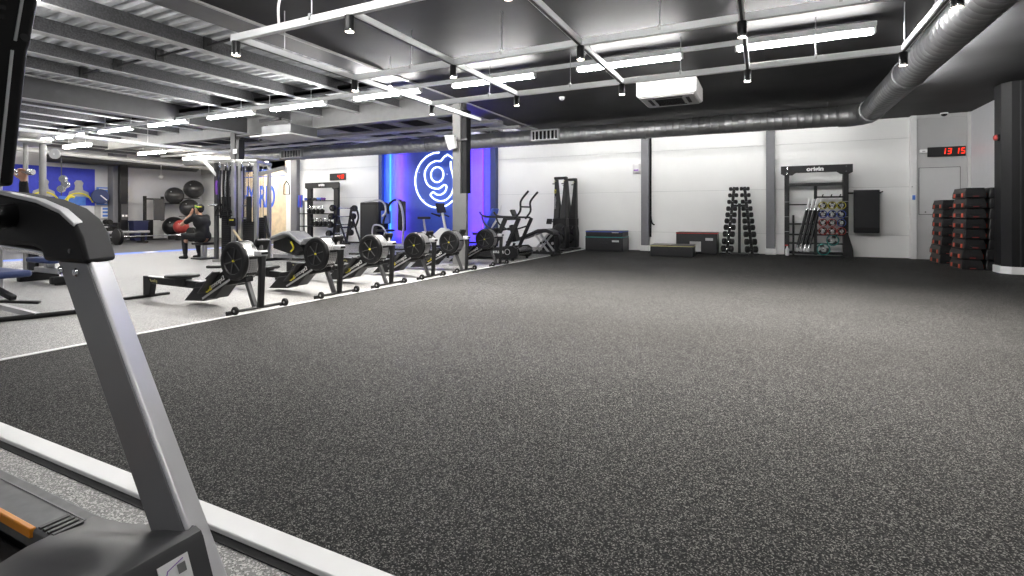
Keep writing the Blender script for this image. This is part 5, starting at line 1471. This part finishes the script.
ball((-21.9, 13.15, 0.56), 0.29, 'dark_red', 'red medicine ball beside the seated person', 'medicine_ball', 'medicine ball', None)
ball((-22.75, 13.35, 0.55), 0.42, 'black', 'dark ball behind the red medicine ball', 'medicine_ball', 'medicine ball', None)
for n_, (x, y, w) in enumerate(((-21.9, 13.15, 0.25), (-22.75, 13.35, 0.12))):
    k = thing('ball_cradle', ('low stand under the red medicine ball', 'low stand under the dark ball')[n_], 'ball stand', (x, y, 0))
    MB().lathe([(0.15, 0), (0.22, 0), (0.22, w + 0.04), (0.15, w + 0.02), (0.15, 0)], n=20).build('ring', 'blackmetal', k)
rx = thing('mat_rack', 'black upright rack with a dark mat beside the exercise balls', 'mat rack', (-23.4, 12.97, 0))
for y in (-0.42, 0.28):
    MB().box(-0.05, 0.05, y - 0.05, y + 0.05, 0, 1.85).build('post', 'blackmetal', rx, bevel=0.008)
MB().box(-0.04, 0.04, -0.42, 0.28, 1.70, 1.76).build('top_bar', 'blackmetal', rx, bevel=0.006)
MB().box(0.05, 0.12, -0.12, 0.32, 0.82, 1.74).build('hanging_mat', 'steel_dark', rx, bevel=0.02)
MB().box(0.05, 0.08, -0.12, 0.32, 0.05, 0.80).build('pale_board', 'flange', rx, bevel=0.01)
MB().box(-0.25, 0.25, -0.47, 0.33, 0, 0.05).build('foot', 'blackmetal', rx, bevel=0.008)
MB().box(-0.02, 0.10, -0.42, -0.14, 0.05, 0.85).build('lower_panel', 'black', rx, bevel=0.01)
fb_ = thing('flat_bench', 'grey flat bench with a loaded barbell before the far wall', 'weight bench', (-21.3, 10.75, 0))
MB().box(-0.22, 0.22, -0.75, 0.75, 0.36, 0.46).build('pad', 'vinyl_grey', fb_, bevel=0.03)
for y in (-0.6, 0.6):
    MB().box(-0.3, 0.3, y - 0.05, y + 0.05, 0, 0.06).build('foot', 'blackmetal', fb_, bevel=0.01)
    MB().box(-0.05, 0.05, y - 0.05, y + 0.05, 0.05, 0.38).build('leg', 'blackmetal', fb_, bevel=0.01)
MB().box(-0.06, 0.06, -0.6, 0.6, 0.18, 0.26).build('beam', 'blackmetal', fb_, bevel=0.01)
lb = thing('loaded_barbell', 'barbell with black plates on the dark floor before the flat bench', 'barbell', (-20.4, 11.0, 0.28))
MB().cyl((0, -1.15, 0), (0, 1.95, 0), 0.02, n=10).build('bar', 'chrome', lb)
for y in (-0.98, -0.90, 1.62, 1.70):
    MB().lathe([(0.025, -0.035), (0.25, -0.035), (0.28, -0.02), (0.28, 0.02), (0.25, 0.035), (0.025, 0.035), (0.025, -0.035)], (0, y, 0), (0, 1, 0), 28).build('plate', 'rubber_black', lb)
dk = thing('dumbbell_rack', 'long low dark rack at the far wall below the posters', 'dumbbell rack', (-22.9, 9.6, 0))
for z in (0.30, 0.62):
    MB().box(-0.25, 0.25, -1.5, 1.7, z, z + 0.06).build('shelf', 'blackmetal', dk, bevel=0.01)
for y in (-1.4, 1.6):
    MB().box(-0.3, 0.3, y - 0.05, y + 0.05, 0, 0.75).build('end_frame', 'blackmetal', dk, bevel=0.01)
kk = 0
for z in (0.36, 0.68):
    for i in range(6):
        b = thing('rack_dumbbell', '%s dark dumbbell from the mural side on the %s shelf of the low rack' % (ORD[i], 'lower' if z < 0.5 else 'upper'), 'dumbbell', (-22.9, 8.45 + 0.5*i, z + 0.10), 0, 'dumbbells on the low rack')
        for q in (-1, 1):
            MB().lathe([(0, q*0.06), (0.09, q*0.06), (0.10, q*0.08), (0.10, q*0.17), (0.09, q*0.19), (0, q*0.19)], ax=(1, 0, 0), n=16).build('head', 'rubber_black', b)
        MB().cyl((-0.07, 0, 0), (0.07, 0, 0), 0.02, n=8).build('grip', 'chrome', b)
tb = thing('storage_tub', 'dark blue storage tub beside the dark column on the far wall', 'storage tub', (-23.2, 12.20, 0))
MB().loft([[(-0.2*q, -0.28*q, z), (0.2*q, -0.28*q, z), (0.2*q, 0.28*q, z), (-0.2*q, 0.28*q, z)] for q, z in ((0.85, 0.0), (1.0, 0.78))]).build('tub', 'tub_navy', tb, bevel=0.02)
MB().box(-0.22, 0.22, -0.30, 0.30, 0.76, 0.82).build('lid', 'tub_navy', tb, bevel=0.015)
sc = thing('security_camera', 'small white camera hanging by the far wall above the exercise balls', 'camera', (-23.4, 13.2, 2.75))
MB().cyl((0, 0, 0.0), (0, 0, 1.0), 0.015, n=8).build('stem', 'white', sc)
MB().ell((0, 0, -0.05), 0.09, 18).build('globe', 'white', sc)

# ------------------------------------------------------------------ people
def remesh_obj(mb, name, m, parent, voxel, smooth=6):
    me = bpy.data.meshes.new(name)
    mb.bm.to_mesh(me)
    mb.bm.free()
    t = bpy.data.objects.new(name, me)
    COL.objects.link(t)
    rm = t.modifiers.new('r', 'REMESH')
    rm.mode = 'VOXEL'
    rm.voxel_size = voxel
    if smooth:
        sm = t.modifiers.new('s', 'SMOOTH')
        sm.iterations = smooth
        sm.factor = 0.5
    dg = bpy.context.evaluated_depsgraph_get()
    out = bpy.data.meshes.new_from_object(t.evaluated_get(dg))
    bpy.data.objects.remove(t)
    out.materials.clear()
    out.materials.append(M[m])
    for p in out.polygons:
        p.use_smooth = True
    o = bpy.data.objects.new(name, out)
    COL.objects.link(o)
    o.parent = parent
    return o


def hand(mb, w, d, side, curl, s=1.0):
    """palm and five fingers: w wrist, d direction of the palm, side = thumb side, fingers curl toward n"""
    w, d, side = Vector(w), Vector(d).normalized(), Vector(side).normalized()
    n = d.cross(side).normalized()
    for k in (-1, -0.33, 0.33, 1):
        mb.cap(w, w + d*0.085*s + side*0.028*k*s, 0.022*s, 0.016*s, 10)
    for k, L in ((1, 0.070), (0.33, 0.080), (-0.33, 0.074), (-1, 0.058)):
        p = w + d*0.088*s + side*0.029*k*s
        ang = 0.0
        for seg, f in enumerate((0.45, 0.32, 0.23)):
            ang += curl*(0.5 if seg == 0 else 0.9)
            q = p + (d*math.cos(ang) + n*math.sin(ang))*L*f*s*1.1
            mb.cap(p, q, (0.0100 - 0.0008*seg)*s, (0.0092 - 0.0008*seg)*s, 8)
            p = q
    b = w + side*0.026*s + d*0.025*s
    t1 = b + (side*0.65 + d*0.6 + n*0.45).normalized()*0.045*s
    t2 = t1 + (side*0.15 + d*0.75 + n*0.65).normalized()*0.034*s
    mb.cap(b, t1, 0.0135*s, 0.011*s, 8).cap(t1, t2, 0.011*s, 0.009*s, 8)


def head(mb, c, f, up, s=1.0):
    """head with brow, eye sockets, nose, mouth, chin and ears; f = facing"""
    c, f, up = Vector(c), Vector(f).normalized(), Vector(up).normalized()
    r = f.cross(up).normalized()
    up = r.cross(f)
    P = lambda a, b, d: c + f*a*s + r*b*s + up*d*s
    mb.ell(P(-0.012, 0, 0.035), 0.088*s, 20)
    mb.ell(P(0.012, 0, 0.045), 0.080*s, 20)
    mb.cap(P(0.022, 0, -0.02), P(0.055, 0, -0.075), 0.062*s, 0.032*s, 14)
    mb.cap(P(-0.01, -0.03, -0.05), P(-0.01, 0.03, -0.05), 0.045*s, n=12)
    mb.cap(P(0.082, -0.032, 0.022), P(0.082, 0.032, 0.022), 0.011*s, n=8)
    mb.cap(P(0.085, 0, 0.012), P(0.103, 0, -0.022), 0.008*s, 0.012*s, 8)
    mb.cap(P(0.082, -0.018, -0.052), P(0.082, 0.018, -0.052), 0.008*s, n=8)
    for q in (-1, 1):
        mb.cap(P(-0.005, q*0.083, 0.015), P(-0.012, q*0.090, -0.022), 0.014*s, 0.009*s, 8)
    return P


def person(label, loc, rz, hip, chest, neck, headc, face, knees, ankles, elbows, wrists, hdirs, curl, cap_m, shirt='cloth', legs_m='cloth2', long_sleeve=False, voxel=0.010):
    o = thing('person', label, 'person', loc, rz)
    V = Vector
    hip, chest, neck, headc = V(hip), V(chest), V(neck), V(headc)
    fw = V(face).normalized()
    left = V((0, 0, 1)).cross(V((fw.x, fw.y, 0)).normalized())
    sh = [neck + left*q*0.185 - V((0, 0, 0.055)) for q in (1, -1)]
    hp = [hip + left*q*0.095 for q in (1, -1)]
    mb = MB()
    mb.cap(hip + left*0.07, hip - left*0.07, 0.115, n=16).cap(hip, chest, 0.135, 0.125, 16)
    mb.cap(chest + left*0.07, chest - left*0.07, 0.125, n=16).cap(chest + left*0.1, sh[0], 0.1, 0.062).cap(chest - left*0.1, sh[1], 0.1, 0.062)
    mb.cap(sh[0], sh[1], 0.058).cap(neck - V((0, 0, 0.05)), headc + V((0, 0, -0.06)), 0.056, 0.052)
    P = head(mb, headc, fw, (headc - neck).normalized()*0.5 + V((0, 0, 0.5)))
    for i in range(2):
        mb.cap(sh[i], elbows[i], 0.054, 0.041).cap(elbows[i], wrists[i], 0.042, 0.028)
        hand(mb, wrists[i], hdirs[i][0], hdirs[i][1], curl)
        mb.cap(hp[i], knees[i], 0.088, 0.060).cap(knees[i], ankles[i], 0.060, 0.040)
        mb.ell(V(knees[i]) + (V(ankles[i]) - V(knees[i]))*0.28 - fw*0.02, (0.058, 0.058, 0.09))
    remesh_obj(mb, 'body', 'skin', o, voxel, 3)
    # shirt
    mb = MB()
    mb.cap(hip + left*0.075 + V((0, 0, 0.03)), hip - left*0.075 + V((0, 0, 0.03)), 0.128, n=16).cap(hip + V((0, 0, 0.04)), chest, 0.15, 0.14, 16)
    mb.cap(chest + left*0.075, chest - left*0.075, 0.138, n=16).cap(chest + left*0.1, sh[0], 0.112, 0.074).cap(chest - left*0.1, sh[1], 0.112, 0.074).cap(sh[0], sh[1], 0.066)
    for i in range(2):
        if long_sleeve:
            mb.cap(sh[i], elbows[i], 0.068, 0.055).cap(elbows[i], V(elbows[i]).lerp(V(wrists[i]), 0.93), 0.055, 0.040)
        else:
            mb.cap(sh[i], V(sh[i]).lerp(V(elbows[i]), 0.62), 0.070, 0.062)
    remesh_obj(mb, 'shirt', shirt, o, 0.014, 4)
    mb = MB()
    mb.cap(hip + left*0.075, hip - left*0.075, 0.128, n=16)
    for i in range(2):
        mb.cap(hp[i], knees[i], 0.102, 0.074).cap(knees[i], V(knees[i]).lerp(V(ankles[i]), 0.88), 0.073, 0.052)
    remesh_obj(mb, 'trousers', legs_m, o, 0.014, 4)
    for i in range(2):
        a = V(ankles[i])
        mb = MB()
        mb.cap((a.x - fw.x*0.02, a.y - fw.y*0.02, 0.045), (a.x + fw.x*0.15, a.y + fw.y*0.15, 0.035), 0.046, 0.034).cap((a.x, a.y, 0.05), (a.x, a.y, 0.09), 0.048)
        remesh_obj(mb, 'shoe', 'black', o, 0.010, 3)
    mb = MB()
    up = V((0, 0, 1))
    hr = MB().ell(P(-0.030, 0, 0.050), 0.092, 20).ell(P(-0.045, 0, 0.0), 0.075, 16)
    remesh_obj(hr, 'hair', 'hair', o, 0.010, 2)
    if cap_m:
        MB().lathe([(0.098, 0.0), (0.099, 0.03), (0.094, 0.055)], P(-0.012, 0, 0.045), up - fw*0.25, 24).build('headband', cap_m, o)
        MB().lathe([(0.099, 0.028), (0.1005, 0.04), (0.096, 0.05)], P(-0.012, 0, 0.045), up - fw*0.25, 24).build('headband_stripe', 'yellow', o)
    for q in (-1, 1):
        MB().ell(P(0.082, q*0.033, 0.005), 0.009, 10).build('eye', 'black_gloss', o)
    return o


person('seated person in black with a green headband, hands raised, beside the cable tower', (-12.15, 7.75, 0), 0,
       (0.10, 0.0, 0.52), (0.06, 0.0, 0.86), (0.0, 0.0, 1.05), (-0.06, 0.0, 1.175), (-1, -0.25, -0.05),
       [(-0.34, -0.18, 0.55), (-0.34, 0.12, 0.55)], [(-0.26, -0.20, 0.08), (-0.26, 0.14, 0.08)],
       [(-0.30, -0.26, 0.82), (-0.32, 0.22, 0.85)], [(-0.21, -0.12, 1.05), (-0.22, 0.10, 1.05)],
       [((0.25, 0.35, 0.9), (-0.3, 0.9, -0.2)), ((0.25, -0.35, 0.9), (-0.3, -0.9, -0.2))], 0.35, 'green')
sb2 = thing('seat_bench', 'small black padded seat under the person in the green headband', 'bench', (-12.02, 7.75, 0))
MB().box(-0.22, 0.20, -0.17, 0.17, 0.34, 0.40).build('seat', 'vinyl', sb2, bevel=0.02)
MB().box(-0.05, 0.05, -0.05, 0.05, 0.03, 0.35).build('post', 'silver', sb2, bevel=0.01)
MB().box(-0.2, 0.2, -0.2, 0.2, 0.0, 0.04).build('base', 'steel_dark', sb2, bevel=0.01)

person('person in a long sleeved black top lifting a dumbbell, behind the treadmill', (-7.62, 2.38, 0), R(206),
       (0.0, 0.0, 0.585), (0.0, 0.0, 0.93), (0.0, 0.0, 1.15), (0.03, 0.0, 1.28), (1, 0.0, 0.0),
       [(0.40, 0.20, 0.52), (0.40, -0.20, 0.52)], [(0.42, 0.22, 0.08), (0.42, -0.22, 0.08)],
       [(0.20, 0.38, 1.05), (-0.30, -0.28, 1.12)], [(0.25, 0.30, 1.30), (-0.36, -0.20, 1.43)],
       [((0.10, -0.1, 0.95), (-0.5, -0.8, 0)), ((-0.05, 0.15, 0.95), (0.85, 0.5, 0))], 0.75, None, long_sleeve=True, voxel=0.008)
hdb = thing('held_dumbbell', 'small black dumbbell gripped by the person behind the treadmill', 'dumbbell', (-7.38, 2.70, 1.525), R(-64))
MB().cyl((0, -0.07, 0), (0, 0.07, 0), 0.014, n=12).build('grip', 'chrome', hdb)
for q in (-1, 1):
    MB().lathe([(0, q*0.06), (0.030, q*0.06), (0.036, q*0.07), (0.036, q*0.12), (0.030, q*0.13), (0, q*0.13)], ax=(0, 1, 0), n=18).build('head', 'chrome', hdb)
